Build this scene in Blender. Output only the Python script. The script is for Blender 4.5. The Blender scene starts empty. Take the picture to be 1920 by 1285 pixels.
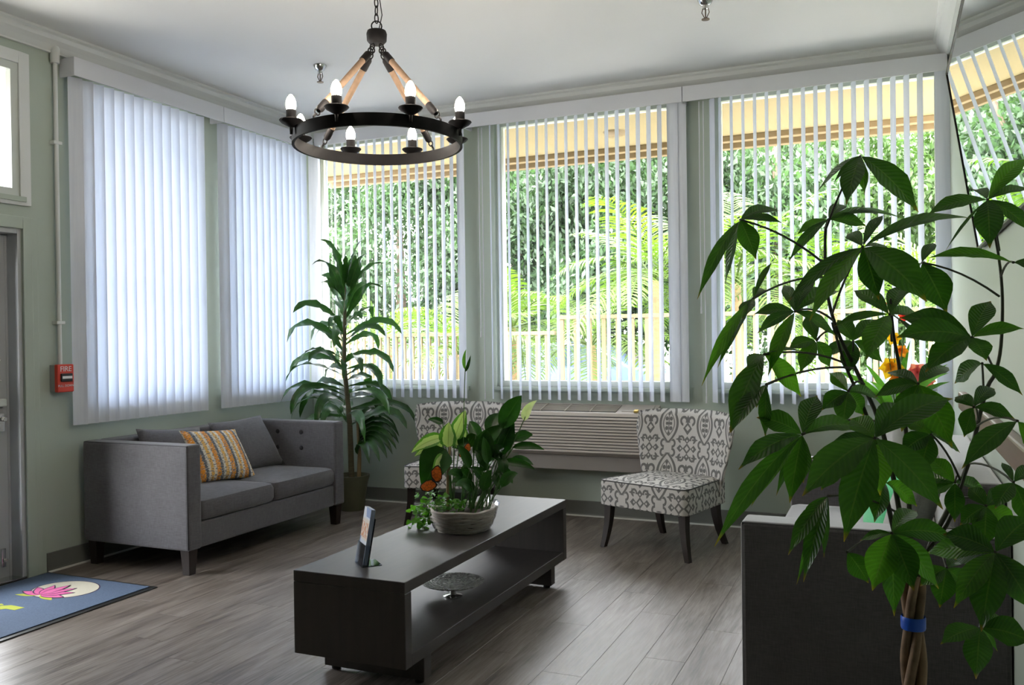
import bpy, bmesh, math, random
from mathutils import Vector, Matrix
import numpy as np
random.seed(7)
PI = math.pi
S = bpy.context.scene
COL = S.collection
# ---------------------------------------------------------------- camera
cam_d = bpy.data.cameras.new('camera'); cam = bpy.data.objects.new('camera', cam_d); COL.objects.link(cam)
YAW, PITCH, ROLL = -0.4101, -0.0065, 0.0135
_f = Vector((math.sin(YAW)*math.cos(PITCH), math.cos(YAW)*math.cos(PITCH), math.sin(PITCH)))
_r = Vector((math.cos(YAW), -math.sin(YAW), 0)); _d = _f.cross(_r)
_r2 = math.cos(ROLL)*_r + math.sin(ROLL)*_d; _d2 = -math.sin(ROLL)*_r + math.cos(ROLL)*_d
cam.matrix_world = Matrix(((_r2.x, -_d2.x, -_f.x, 4.7334), (_r2.y, -_d2.y, -_f.y, -6.428), (_r2.z, -_d2.z, -_f.z, 1.4), (0, 0, 0, 1)))
cam_d.sensor_width = 36.0; cam_d.lens = 1634.33*36/1920; cam_d.clip_start = 0.05; cam_d.clip_end = 300
S.camera = cam
# ---------------------------------------------------------------- world, sun, exposure
S.view_settings.view_transform = 'Standard'; S.view_settings.look = 'None'; S.view_settings.gamma = 1.0
S.view_settings.use_curve_mapping = False
S.view_settings.exposure = 1.85
W = bpy.data.worlds.new('sky'); S.world = W; W.use_nodes = True
nt = W.node_tree; nt.nodes.clear()
sky = nt.nodes.new('ShaderNodeTexSky'); sky.sky_type = 'NISHITA'; sky.sun_disc = False
sky.sun_elevation = math.radians(50); sky.sun_rotation = math.radians(160); sky.air_density = 1.0; sky.dust_density = 2.0
mixw = nt.nodes.new('ShaderNodeMixRGB'); mixw.inputs[0].default_value = 0.68; mixw.inputs[2].default_value = (9.4, 9.3, 9.0, 1)
bg = nt.nodes.new('ShaderNodeBackground'); bg.inputs[1].default_value = 0.72
wo = nt.nodes.new('ShaderNodeOutputWorld')
nt.links.new(sky.outputs[0], mixw.inputs[1]); nt.links.new(mixw.outputs[0], bg.inputs[0]); nt.links.new(bg.outputs[0], wo.inputs[0])
sd = bpy.data.lights.new('sun', 'SUN'); sun = bpy.data.objects.new('sun', sd); COL.objects.link(sun)
sd.energy = 1.8; sd.angle = math.radians(0.6); sd.color = (1.0, 0.95, 0.86)
sun.rotation_euler = Vector((-0.22, 0.55, -0.80)).to_track_quat('-Z', 'Y').to_euler()
def portal(loc, sx, sy, rot):
    l = bpy.data.lights.new('window_portal', 'AREA'); l.shape = 'RECTANGLE'; l.size = sx; l.size_y = sy
    l.cycles.is_portal = True
    o = bpy.data.objects.new('window_portal', l); COL.objects.link(o); o.location = loc; o.rotation_euler = rot
for xa, xb in ((.03, 1.53), (1.80, 3.27), (3.56, 5.06)):
    portal(((xa+xb)/2, .19, 2.02), xb-xa, 2.06, (-PI/2, 0, 0))
for ya, yb, za, zb in ((-2.40, -1.36, 1.0, 3.03), (-1.13, -.12, 1.0, 3.03), (-3.78, -2.86, 2.30, 3.04), (-3.72, -2.95, .3, 2.0)):
    portal((-.19, (ya+yb)/2, (za+zb)/2), zb-za, yb-ya, (0, -PI/2, 0))
cy = S.cycles
cy.max_bounces = 8; cy.diffuse_bounces = 5; cy.glossy_bounces = 4; cy.transmission_bounces = 6; cy.transparent_max_bounces = 16
cy.caustics_reflective = False; cy.caustics_refractive = False; cy.sample_clamp_indirect = 4.0

# ---------------------------------------------------------------- helpers
def V(*a): return Vector(a)
class MB:
    """collects vertices and faces; build() links them as one mesh object"""
    def __init__(s): s.v = []; s.f = []; s.uv = []; s.m = []
    def quad(s, a, b, c, d, uv=None, m=0):
        n = len(s.v); s.v += [Vector(a), Vector(b), Vector(c), Vector(d)]; s.f.append((n, n+1, n+2, n+3)); s.uv.append(uv); s.m.append(m)
    def poly(s, pts, uv=None, m=0):
        n = len(s.v); s.v += [Vector(q) for q in pts]; s.f.append(tuple(range(n, n+len(pts)))); s.uv.append(uv); s.m.append(m)
    def box(s, x0, x1, y0, y1, z0, z1, M=None, m=0):
        n = len(s.v)
        P = [V(x, y, z) for z in (z0, z1) for y in (y0, y1) for x in (x0, x1)]
        if M is not None: P = [M @ q for q in P]
        s.v += P
        for q in ((0, 2, 3, 1), (4, 5, 7, 6), (0, 1, 5, 4), (2, 6, 7, 3), (0, 4, 6, 2), (1, 3, 7, 5)):
            s.f.append(tuple(n+i for i in q)); s.uv.append(None); s.m.append(m)
        return s
    def rings(s, R, cap=True, closed=False, m=0):
        n = len(s.v); k = len(R[0])
        for r in R: s.v += [Vector(q) for q in r]
        N = len(R)
        for i in range(N if closed else N-1):
            a = n+i*k; b = n+((i+1) % N)*k
            for j in range(k):
                j2 = (j+1) % k
                s.f.append((a+j, a+j2, b+j2, b+j)); s.m.append(m)
                s.uv.append([(j/k, i/(N-1 or 1)), ((j+1)/k, i/(N-1 or 1)), ((j+1)/k, (i+1)/(N-1 or 1)), (j/k, (i+1)/(N-1 or 1))])
        if cap and not closed:
            s.f.append(tuple(n+j for j in reversed(range(k)))); s.uv.append(None); s.m.append(m)
            s.f.append(tuple(n+(N-1)*k+j for j in range(k))); s.uv.append(None); s.m.append(m)
        return s
    def tube(s, pts, r, n=8, cap=True, closed=False, m=0):
        pts = [Vector(q) for q in pts]; N = len(pts)
        rr = r if isinstance(r, (list, tuple)) else [r]*N
        up = None; R = []
        for i, q in enumerate(pts):
            if closed: t = pts[(i+1) % N]-pts[i-1]
            else: t = pts[min(i+1, N-1)]-pts[max(i-1, 0)]
            t.normalize()
            if up is None: up = V(0, 0, 1) if abs(t.z) < .9 else V(1, 0, 0)
            a = t.cross(up).normalized(); b = a.cross(t).normalized(); up = b
            R.append([q+rr[i]*(math.cos(2*PI*j/n)*a+math.sin(2*PI*j/n)*b) for j in range(n)])
        return s.rings(R, cap, closed, m)
    def lathe(s, prof, n=24, c=(0, 0, 0), cap=True, m=0):
        c = Vector(c)
        return s.rings([[c+V(r*math.cos(2*PI*j/n), r*math.sin(2*PI*j/n), z) for j in range(n)] for r, z in prof], cap, m=m)
    def grid(s, fn, nu, nv, m=0):
        n = len(s.v)
        for j in range(nv+1):
            for i in range(nu+1): s.v.append(Vector(fn(i/nu, j/nv)))
        for j in range(nv):
            for i in range(nu):
                a = n+j*(nu+1)+i
                s.f.append((a, a+1, a+nu+2, a+nu+1)); s.m.append(m)
                s.uv.append([(i/nu, j/nv), ((i+1)/nu, j/nv), ((i+1)/nu, (j+1)/nv), (i/nu, (j+1)/nv)])
        return s
    def prism(s, pts2, a, b, axis='z', m=0):
        def P(q, h): return V(q[0], q[1], h) if axis == 'z' else (V(q[0], h, q[1]) if axis == 'y' else V(h, q[0], q[1]))
        n = len(s.v); k = len(pts2)
        s.v += [P(q, a) for q in pts2]+[P(q, b) for q in pts2]
        s.f.append(tuple(n+i for i in reversed(range(k)))); s.f.append(tuple(n+k+i for i in range(k)))
        for i in range(k): s.f.append((n+i, n+(i+1) % k, n+k+(i+1) % k, n+k+i))
        s.uv += [None]*(k+2); s.m += [m]*(k+2)
        return s
    def mesh(s, name, smooth=False, bevel=0, seg=2, boxuv=False, fixn=True):
        me = bpy.data.meshes.new(name)
        me.from_pydata([tuple(q) for q in s.v], [], s.f)
        if any(u is not None for u in s.uv):
            ul = me.uv_layers.new(name='UVMap').data; k = 0
            for f, u in zip(s.f, s.uv):
                for j in range(len(f)):
                    ul[k].uv = u[j] if u is not None else (0, 0); k += 1
        me.polygons.foreach_set('material_index', s.m)
        if bevel or fixn:
            bm = bmesh.new(); bm.from_mesh(me)
            if fixn: bmesh.ops.recalc_face_normals(bm, faces=bm.faces)
            if bevel:
                bmesh.ops.remove_doubles(bm, verts=bm.verts, dist=1e-5)
                ed = [e for e in bm.edges if len(e.link_faces) == 2 and e.calc_face_angle(0) > .5]
                bmesh.ops.bevel(bm, geom=ed, offset=bevel, segments=seg, profile=.5, affect='EDGES', clamp_overlap=True)
            bm.to_mesh(me); bm.free()
        if boxuv:
            if not me.uv_layers: me.uv_layers.new(name='UVMap')
            ul = me.uv_layers[0].data
            for p in me.polygons:
                nn = p.normal
                for li in p.loop_indices:
                    co = me.vertices[me.loops[li].vertex_index].co
                    if abs(nn.z) > .75: ul[li].uv = (co.x, co.y)
                    elif abs(nn.x) > abs(nn.y)*1.15: ul[li].uv = (co.y, co.z)
                    else: ul[li].uv = (co.x, co.z)
        if smooth:
            me.polygons.foreach_set('use_smooth', [True]*len(me.polygons))
            if smooth != 'all':
                try: me.set_sharp_from_angle(angle=math.radians(40))
                except Exception: pass
        me.update()
        return me
    def build(s, name, mat, parent=None, smooth=False, bevel=0, seg=2, boxuv=False, w=False, fixn=True):
        if w and parent is not None:
            L = Vector(parent.location); s.v = [q-L for q in s.v]
        return link(name, s.mesh(name, smooth, bevel, seg, boxuv, fixn), mat, parent)
def link(name, me, mat, parent=None, loc=None):
    o = bpy.data.objects.new(name, me); COL.objects.link(o)
    if mat is not None and not me.materials:
        for q in (mat if isinstance(mat, (list, tuple)) else [mat]): me.materials.append(q)
    if parent is not None: o.parent = parent
    if loc is not None: o.location = loc
    return o
def tag(o, label, cat, group=None, kind=None):
    o['label'] = label
    if cat: o['category'] = cat
    if group: o['group'] = group
    if kind: o['kind'] = kind
    return o
def thing(name, label, cat, loc=(0, 0, 0), rz=0, group=None):
    o = bpy.data.objects.new(name, None); o.empty_display_size = .1; COL.objects.link(o)
    o.location = loc; o.rotation_euler = (0, 0, rz)
    return tag(o, label, cat, group)
def struct(o, label=None):
    o['kind'] = 'structure'
    if label: o['label'] = label
    return o
def bez(a, b, c, n=8):
    a, b, c = Vector(a), Vector(b), Vector(c)
    return [(1-t)**2*a+2*t*(1-t)*b+t*t*c for t in [i/n for i in range(n+1)]]
def lance(t): return max(0.02, math.sin(PI*min(1, t)**.8)**.85)
def ovate(t): return max(0.02, math.sin(PI*t**.62)**.8)
def obov(t): return max(0.02, math.sin(PI*t**1.08)**(.80+.75*t))
def blade(path, w, nrm, prof=lance, fold=.12, nx=4, ripple=0, mb=None):
    """leaf strip along a path; nrm: normal hint (Vector)"""
    path = [Vector(q) for q in path]; N = len(path)-1
    mb = mb or MB(); n0 = len(mb.v)
    for i, q in enumerate(path):
        t = (path[min(i+1, N)]-path[max(i-1, 0)]).normalized()
        sd = t.cross(nrm)
        if sd.length < 1e-4: sd = t.cross(V(.3, .5, .8))
        sd.normalize(); nn = sd.cross(t).normalized()
        hw = w/2*prof(i/N)
        for j in range(nx+1):
            u = j/nx*2-1
            mb.v.append(q+sd*(u*hw)+nn*(fold*hw*2*abs(u)+ripple*hw*math.sin(i*2.3+j)*abs(u)))
    for i in range(N):
        for j in range(nx):
            a = n0+i*(nx+1)+j
            mb.f.append((a, a+1, a+nx+2, a+nx+1)); mb.m.append(0)
            mb.uv.append([(j/nx, i/N), ((j+1)/nx, i/N), ((j+1)/nx, (i+1)/N), (j/nx, (i+1)/N)])
    return mb
def droop_path(p0, d0, L, g, n=9):
    q = Vector(p0); d = Vector(d0).normalized(); out = [q.copy()]
    for i in range(n):
        q = q+d*(L/n); out.append(q.copy()); d = (d+V(0, 0, -g/n)).normalized()
    return out
# ---------------------------------------------------------------- materials
class X:
    """math-node expression"""
    def __init__(s, nt, k): s.nt = nt; s.k = k
    def op(s, o, b=None, c=None):
        n = s.nt.nodes.new('ShaderNodeMath'); n.operation = o
        for i, q in enumerate((s, b, c)):
            if q is None: continue
            if isinstance(q, X): s.nt.links.new(q.k, n.inputs[i])
            else: n.inputs[i].default_value = q
        return X(s.nt, n.outputs[0])
    def __add__(s, b): return s.op('ADD', b)
    def __sub__(s, b): return s.op('SUBTRACT', b)
    def __mul__(s, b): return s.op('MULTIPLY', b)
    def __truediv__(s, b): return s.op('DIVIDE', b)
    def abs(s): return s.op('ABSOLUTE')
    def min(s, b): return s.op('MINIMUM', b)
    def max(s, b): return s.op('MAXIMUM', b)
    def frac(s): return s.op('FRACT')
    def sqrt(s): return s.op('SQRT')
    def lt(s, b): return s.op('LESS_THAN', b)
    def gt(s, b): return s.op('GREATER_THAN', b)
def srgb(r, g, b):
    def c(u):
        u /= 255.0
        return u/12.92 if u <= .04045 else ((u+.055)/1.055)**2.4
    return (c(r), c(g), c(b), 1)
def newmat(name):
    m = bpy.data.materials.new(name); m.use_nodes = True; nt = m.node_tree
    return m, nt, nt.nodes['Principled BSDF']
def ramp(nt, stops):
    r = nt.nodes.new('ShaderNodeValToRGB'); e = r.color_ramp.elements
    e[0].position, e[0].color = stops[0]; e[1].position, e[1].color = stops[-1]
    for p, c in stops[1:-1]:
        k = e.new(p); k.color = c
    return r
def mixc(nt, fac, a, b, mode='MIX'):
    n = nt.nodes.new('ShaderNodeMixRGB'); n.blend_type = mode
    for i, q in enumerate((fac, a, b)):
        if isinstance(q, X): nt.links.new(q.k, n.inputs[i])
        elif hasattr(q, 'is_linked'): nt.links.new(q, n.inputs[i])
        else: n.inputs[i].default_value = q
    return n.outputs[0]
def noise(nt, scale, detail=3, coord='Object', sc=(1, 1, 1), rnd=False, dist=0):
    tc = nt.nodes.new('ShaderNodeTexCoord'); mp = nt.nodes.new('ShaderNodeMapping'); mp.inputs['Scale'].default_value = sc
    nt.links.new(tc.outputs[coord], mp.inputs[0])
    if rnd:
        oi = nt.nodes.new('ShaderNodeObjectInfo'); ml = nt.nodes.new('ShaderNodeMath'); ml.operation = 'MULTIPLY'; ml.inputs[1].default_value = 40
        nt.links.new(oi.outputs['Random'], ml.inputs[0]); nt.links.new(ml.outputs[0], mp.inputs['Location'])
    n = nt.nodes.new('ShaderNodeTexNoise'); n.inputs['Scale'].default_value = scale; n.inputs['Detail'].default_value = detail
    n.inputs['Distortion'].default_value = dist
    nt.links.new(mp.outputs[0], n.inputs['Vector'])
    return n.outputs['Fac']
def bump(nt, b, h, strength=.2, dist=.002):
    n = nt.nodes.new('ShaderNodeBump'); n.inputs['Strength'].default_value = strength; n.inputs['Distance'].default_value = dist
    nt.links.new(h.k if isinstance(h, X) else h, n.inputs['Height']); nt.links.new(n.outputs[0], b.inputs['Normal'])
def mat(name, c1, c2=None, rough=.6, scale=8, detail=3, sc=(1, 1, 1), bmp=0, bscale=None, metal=0, spec=.5, sheen=0, rnd=False):
    m, nt, b = newmat(name)
    if c2 is None: c2 = tuple(x*.93 for x in c1[:3])+(1,)
    nz = noise(nt, scale, detail, sc=sc, rnd=rnd)
    r = ramp(nt, [(.3, c1), (.7, c2)]); nt.links.new(nz, r.inputs[0]); nt.links.new(r.outputs[0], b.inputs['Base Color'])
    b.inputs['Roughness'].default_value = rough; b.inputs['Metallic'].default_value = metal; b.inputs['Specular IOR Level'].default_value = spec
    if sheen: b.inputs['Sheen Weight'].default_value = sheen
    if bmp: bump(nt, b, noise(nt, bscale or scale*4, 2, sc=sc), bmp)
    return m
def uvxy(nt):
    tc = nt.nodes.new('ShaderNodeTexCoord'); sp = nt.nodes.new('ShaderNodeSeparateXYZ'); nt.links.new(tc.outputs['UV'], sp.inputs[0])
    return X(nt, sp.outputs[0]), X(nt, sp.outputs[1])
def leafmat(name, c1, c2, trans=.35, rough=.35, vein=0.0, veinc=None, tip=None, varieg=None, ribs=0):
    m, nt, b = newmat(name); u, v = uvxy(nt)
    oi = nt.nodes.new('ShaderNodeObjectInfo')
    col = mixc(nt, X(nt, oi.outputs['Random']), c1, c2)
    nz = noise(nt, 30, 3)
    col = mixc(nt, (X(nt, nz)-.45)*1.2, col, tuple(q*1.7 for q in c2[:3])+(1,))
    au = (u-.5).abs()*2
    if varieg:
        k = (au+X(nt, nz)*.5-.25).lt(.62); col = mixc(nt, k*.92, col, varieg)
    if vein:
        col = mixc(nt, au.lt(.05)*vein, col, veinc or (.35, .45, .12, 1))
    if ribs:
        w = ((v*14-au*2.2).frac()-.5).abs()*2
        col = mixc(nt, (w*w*w)*.16, col, tuple(q*2.4 for q in c2[:3])+(1,))
        bump(nt, b, w, .35, .003)
    if tip:
        col = mixc(nt, ((v+X(nt, nz)*.08)-.96).max(0)*9, col, tip)
    nt.links.new(col, b.inputs['Base Color']); b.inputs['Roughness'].default_value = rough
    tr = nt.nodes.new('ShaderNodeBsdfTranslucent')
    tcol = mixc(nt, 1.0, col, (1.6, 2.0, .7, 1), 'MULTIPLY'); nt.links.new(tcol, tr.inputs[0])
    mx = nt.nodes.new('ShaderNodeMixShader'); mx.inputs[0].default_value = trans
    nt.links.new(b.outputs[0], mx.inputs[1]); nt.links.new(tr.outputs[0], mx.inputs[2])
    nt.links.new(mx.outputs[0], nt.nodes['Material Output'].inputs[0])
    return m
def glassmat(name, gl=.06, tint=(1, 1, 1, 1), rough=.0):
    m = bpy.data.materials.new(name); m.use_nodes = True; nt = m.node_tree; nt.nodes.clear()
    t = nt.nodes.new('ShaderNodeBsdfTransparent'); t.inputs[0].default_value = tint
    g = nt.nodes.new('ShaderNodeBsdfGlossy'); g.inputs['Roughness'].default_value = rough
    fr = nt.nodes.new('ShaderNodeFresnel'); fr.inputs[0].default_value = 1.18
    mx = nt.nodes.new('ShaderNodeMixShader'); ml = nt.nodes.new('ShaderNodeMath'); ml.operation = 'ADD'; ml.inputs[1].default_value = gl-.03
    nt.links.new(fr.outputs[0], ml.inputs[0]); nt.links.new(ml.outputs[0], mx.inputs[0])
    nt.links.new(t.outputs[0], mx.inputs[1]); nt.links.new(g.outputs[0], mx.inputs[2])
    o = nt.nodes.new('ShaderNodeOutputMaterial'); nt.links.new(mx.outputs[0], o.inputs[0])
    return m
M = {}
M['wall'] = mat('sage wall paint', (.44, .50, .43, 1), (.42, .48, .415, 1), .55, 1.5, bmp=.05, bscale=120)
M['ceil'] = mat('ceiling paint', (.80, .80, .78, 1), (.78, .78, .76, 1), .8, 1.5, bmp=.04, bscale=150)
M['trim'] = mat('white trim paint', (.72, .74, .72, 1), (.69, .71, .69, 1), .4, 3)
M['base'] = mat('grey vinyl base', (.16, .165, .15, 1), (.14, .145, .13, 1), .5, 5)
M['caulk'] = mat('pale caulk', (.6, .6, .56, 1), None, .6)
M['alu'] = mat('painted aluminium', (.62, .66, .62, 1), (.58, .62, .58, 1), .35, 4)
M['doorframe'] = mat('grey door paint', (.50, .52, .54, 1), (.46, .48, .50, 1), .4, 4)
M['glass'] = glassmat('window glass', .04)
M['acryl'] = glassmat('clear acrylic', .10, (.93, .96, 1, 1))
M['wrap'] = glassmat('cellophane', .10, (.97, .97, .97, 1), .08)
M['black'] = mat('blackened iron', (.014, .013, .013, 1), (.022, .02, .02, 1), .45, 20, metal=.4)
M['darkleg'] = mat('espresso wood leg', (.018, .012, .010, 1), (.03, .02, .016, 1), .35, 12, sc=(1, 1, .15))
M['chrome'] = mat('chrome', (.7, .7, .7, 1), None, .15, 3, metal=1)
M['brass'] = mat('brass', (.75, .55, .15, 1), None, .3, 3, metal=.8)
def fabric(name, c1, c2, rough=.9, sheen=.25):
    m, nt, b = newmat(name)
    a = noise(nt, 220, 2, sc=(1, 1, .12)); c = noise(nt, 220, 2, sc=(.12, .12, 1)); d = noise(nt, 6, 3)
    k = (X(nt, a)+X(nt, c))*.5
    r = ramp(nt, [(.35, c1), (.65, c2)]); nt.links.new((k*.75+X(nt, d)*.25).k, r.inputs[0])
    nt.links.new(r.outputs[0], b.inputs['Base Color']); b.inputs['Roughness'].default_value = rough
    b.inputs['Specular IOR Level'].default_value = .2; b.inputs['Sheen Weight'].default_value = sheen
    bump(nt, b, k, .25, .002)
    return m
M['sofa'] = fabric('grey sofa weave', (.095, .092, .10, 1), (.15, .147, .158, 1))
M['piping'] = mat('dark piping', (.025, .025, .03, 1), None, .8)
def slatmat():
    m, nt, b = newmat('blind vinyl')
    nz = noise(nt, 60, 2, sc=(1, 1, .05))
    r = ramp(nt, [(.3, (.74, .76, .80, 1)), (.7, (.68, .70, .75, 1))]); nt.links.new(nz, r.inputs[0])
    nt.links.new(r.outputs[0], b.inputs['Base Color']); b.inputs['Roughness'].default_value = .45
    t = nt.nodes.new('ShaderNodeBsdfTranslucent'); t.inputs[0].default_value = (.52, .67, .98, 1)  # blue of the skylight put into the slat colour
    mx = nt.nodes.new('ShaderNodeMixShader'); mx.inputs[0].default_value = .125
    nt.links.new(b.outputs[0], mx.inputs[1]); nt.links.new(t.outputs[0], mx.inputs[2]); nt.links.new(mx.outputs[0], nt.nodes['Material Output'].inputs[0])
    return m
M['slat'] = slatmat()
M['valance'] = mat('valance vinyl', (.70, .71, .74, 1), (.67, .68, .71, 1), .45, 3)
def plankmat():
    m, nt, b = newmat('weathered oak plank')
    n1 = noise(nt, 3.0, 6, sc=(7, .8, 1), rnd=True, dist=.6); n2 = noise(nt, 22, 4, sc=(6, .35, 1), rnd=True)
    oi = nt.nodes.new('ShaderNodeObjectInfo')
    k = X(nt, n1)*.6+X(nt, n2)*.4
    r = ramp(nt, [(.36, (.065, .050, .041, 1)), (.46, (.145, .118, .100, 1)), (.55, (.215, .182, .158, 1)), (.68, (.31, .275, .25, 1))]); nt.links.new(k.k, r.inputs[0])
    ro = X(nt, oi.outputs['Random'])
    col = mixc(nt, ro*.28, r.outputs[0], (.18, .155, .14, 1))
    nt.links.new(col, b.inputs['Base Color']); nt.links.new((k*.25+.26).k, b.inputs['Roughness'])
    bump(nt, b, n2, .12, .001)
    return m
M['plank'] = plankmat()
M['sub'] = mat('subfloor', (.10, .085, .075, 1), None, .8)
def damaskmat():
    m, nt, b = newmat('damask fabric'); u, v = uvxy(nt)
    nz = noise(nt, 400, 2)
    U = u*3.5; Vv = v*3.0   # tile 0.29 x 0.33 m
    def cell(ou, ov):
        return ((U+ou).frac()-.5), ((Vv+ov).frac()-.5)
    def L(a, c): return (a*a+c*c).sqrt()
    def ring(a, c, r, t): return ((L(a, c)-r).abs()).lt(t)
    x, y = cell(0, 0); ax = x.abs(); ay = y.abs()
    og = (ax-(y*y*(-1.45)+.225)).abs().lt(.030)*ay.lt(.40)
    og2 = (ax-(y*y*(-2.2)+.145)).abs().lt(.012)*ay.lt(.26)
    sm = L(ax-.055, ay-.10).lt(.042).max(L(x, ay-.20).lt(.034)).max(L(ax-.05, y).lt(.034)).max((ax+ay).lt(.04)).max(ax.lt(.011)*ay.lt(.24))
    curl = ring(ax-.105, ay-.405, .072, .024)*((ay-.40).lt(0).max((ax-.10).gt(0)))
    A = og.max(og2).max(sm)
    x2, y2 = cell(.5, .5); bx = x2.abs(); by = y2.abs()
    dia = ((bx+by)-.085).abs().lt(.026)
    pet = ((bx-.185).abs()+by*1.1).lt(.085)*(L(bx-.165, y2)).gt(.022)
    pet2 = ((by-.175).abs()*1.1+bx).lt(.085)*(L(x2, by-.16)).gt(.022)
    scr = ring(bx-.155, by-.185, .062, .022)*((by-.16).gt(0).max((bx-.17).gt(0)))
    dot = L(bx-.155, by-.185).lt(.020)
    x3, y3 = cell(.5, 0); cx3 = x3.abs(); cy3 = y3.abs()
    pal = ring(cx3-.105, y3-.065, .078, .026)*((y3-.03).gt(0).max((cx3-.12).gt(0)))
    pal2 = ((y3+.09).abs()*.9+cx3).lt(.12)*(((y3+.08).abs()*1.1+cx3).gt(.065))
    pal3 = (cx3*1.6+(y3-.10).abs()).lt(.085)
    st = L((x.abs()-.275).abs(), (y.abs()-.30).abs()); star = ((((ax-.285).abs())*((ay-.315).abs())).lt(.0007))*st.lt(.07)
    Bp = dia.max(pet).max(pet2).max(scr).max(dot).max(pal).max(pal2).max(pal3).max(star).max(curl)
    inn = (ax-(y*y*(-1.45)+.262)).lt(0)*ay.lt(.42)
    k = (A*inn).max(Bp*(inn*(-1.0)+1.0)).min(1.0)
    col = mixc(nt, k, (.58, .56, .53, 1), (.17, .165, .16, 1))
    col = mixc(nt, (X(nt, nz)-.5)*.5, col, (.35, .34, .33, 1))
    nt.links.new(col, b.inputs['Base Color']); b.inputs['Roughness'].default_value = .85; b.inputs['Specular IOR Level'].default_value = .2
    bump(nt, b, nz, .15, .001)
    return m
M['damask'] = damaskmat()
def ikat():
    m, nt, b = newmat('orange ikat stripe'); u, v = uvxy(nt)
    n1 = X(nt, noise(nt, 26, 3, coord='UV', sc=(1, 4, 1))); n2 = X(nt, noise(nt, 14, 2, coord='UV', sc=(2, 3, 1)))
    w = u*4.0+n1*.22
    f = w.frac()
    r = ramp(nt, [(0, (.75, .70, .60, 1)), (.14, (.72, .66, .55, 1)), (.18, (.78, .30, .03, 1)), (.42, (.80, .34, .04, 1)), (.47, (.10, .11, .13, 1)), (.60, (.16, .17, .20, 1)), (.65, (.70, .66, .58, 1)), (.80, (.78, .45, .10, 1)), (1, (.74, .68, .58, 1))])
    r.color_ramp.interpolation = 'CONSTANT'
    nt.links.new(f.k, r.inputs[0])
    col = mixc(nt, n2.gt(.56)*.8, r.outputs[0], (.13, .14, .16, 1))
    col = mixc(nt, n1.gt(.60)*.8, col, (.75, .70, .62, 1))
    nt.links.new(col, b.inputs['Base Color']); b.inputs['Roughness'].default_value = .9
    return m
M['ikat'] = ikat()
M['table'] = mat('espresso table wood', (.020, .015, .013, 1), (.034, .025, .021, 1), .48, spec=1.0, scale=10, detail=5, sc=(4, .35, .35), bmp=.06, bscale=60)
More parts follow.
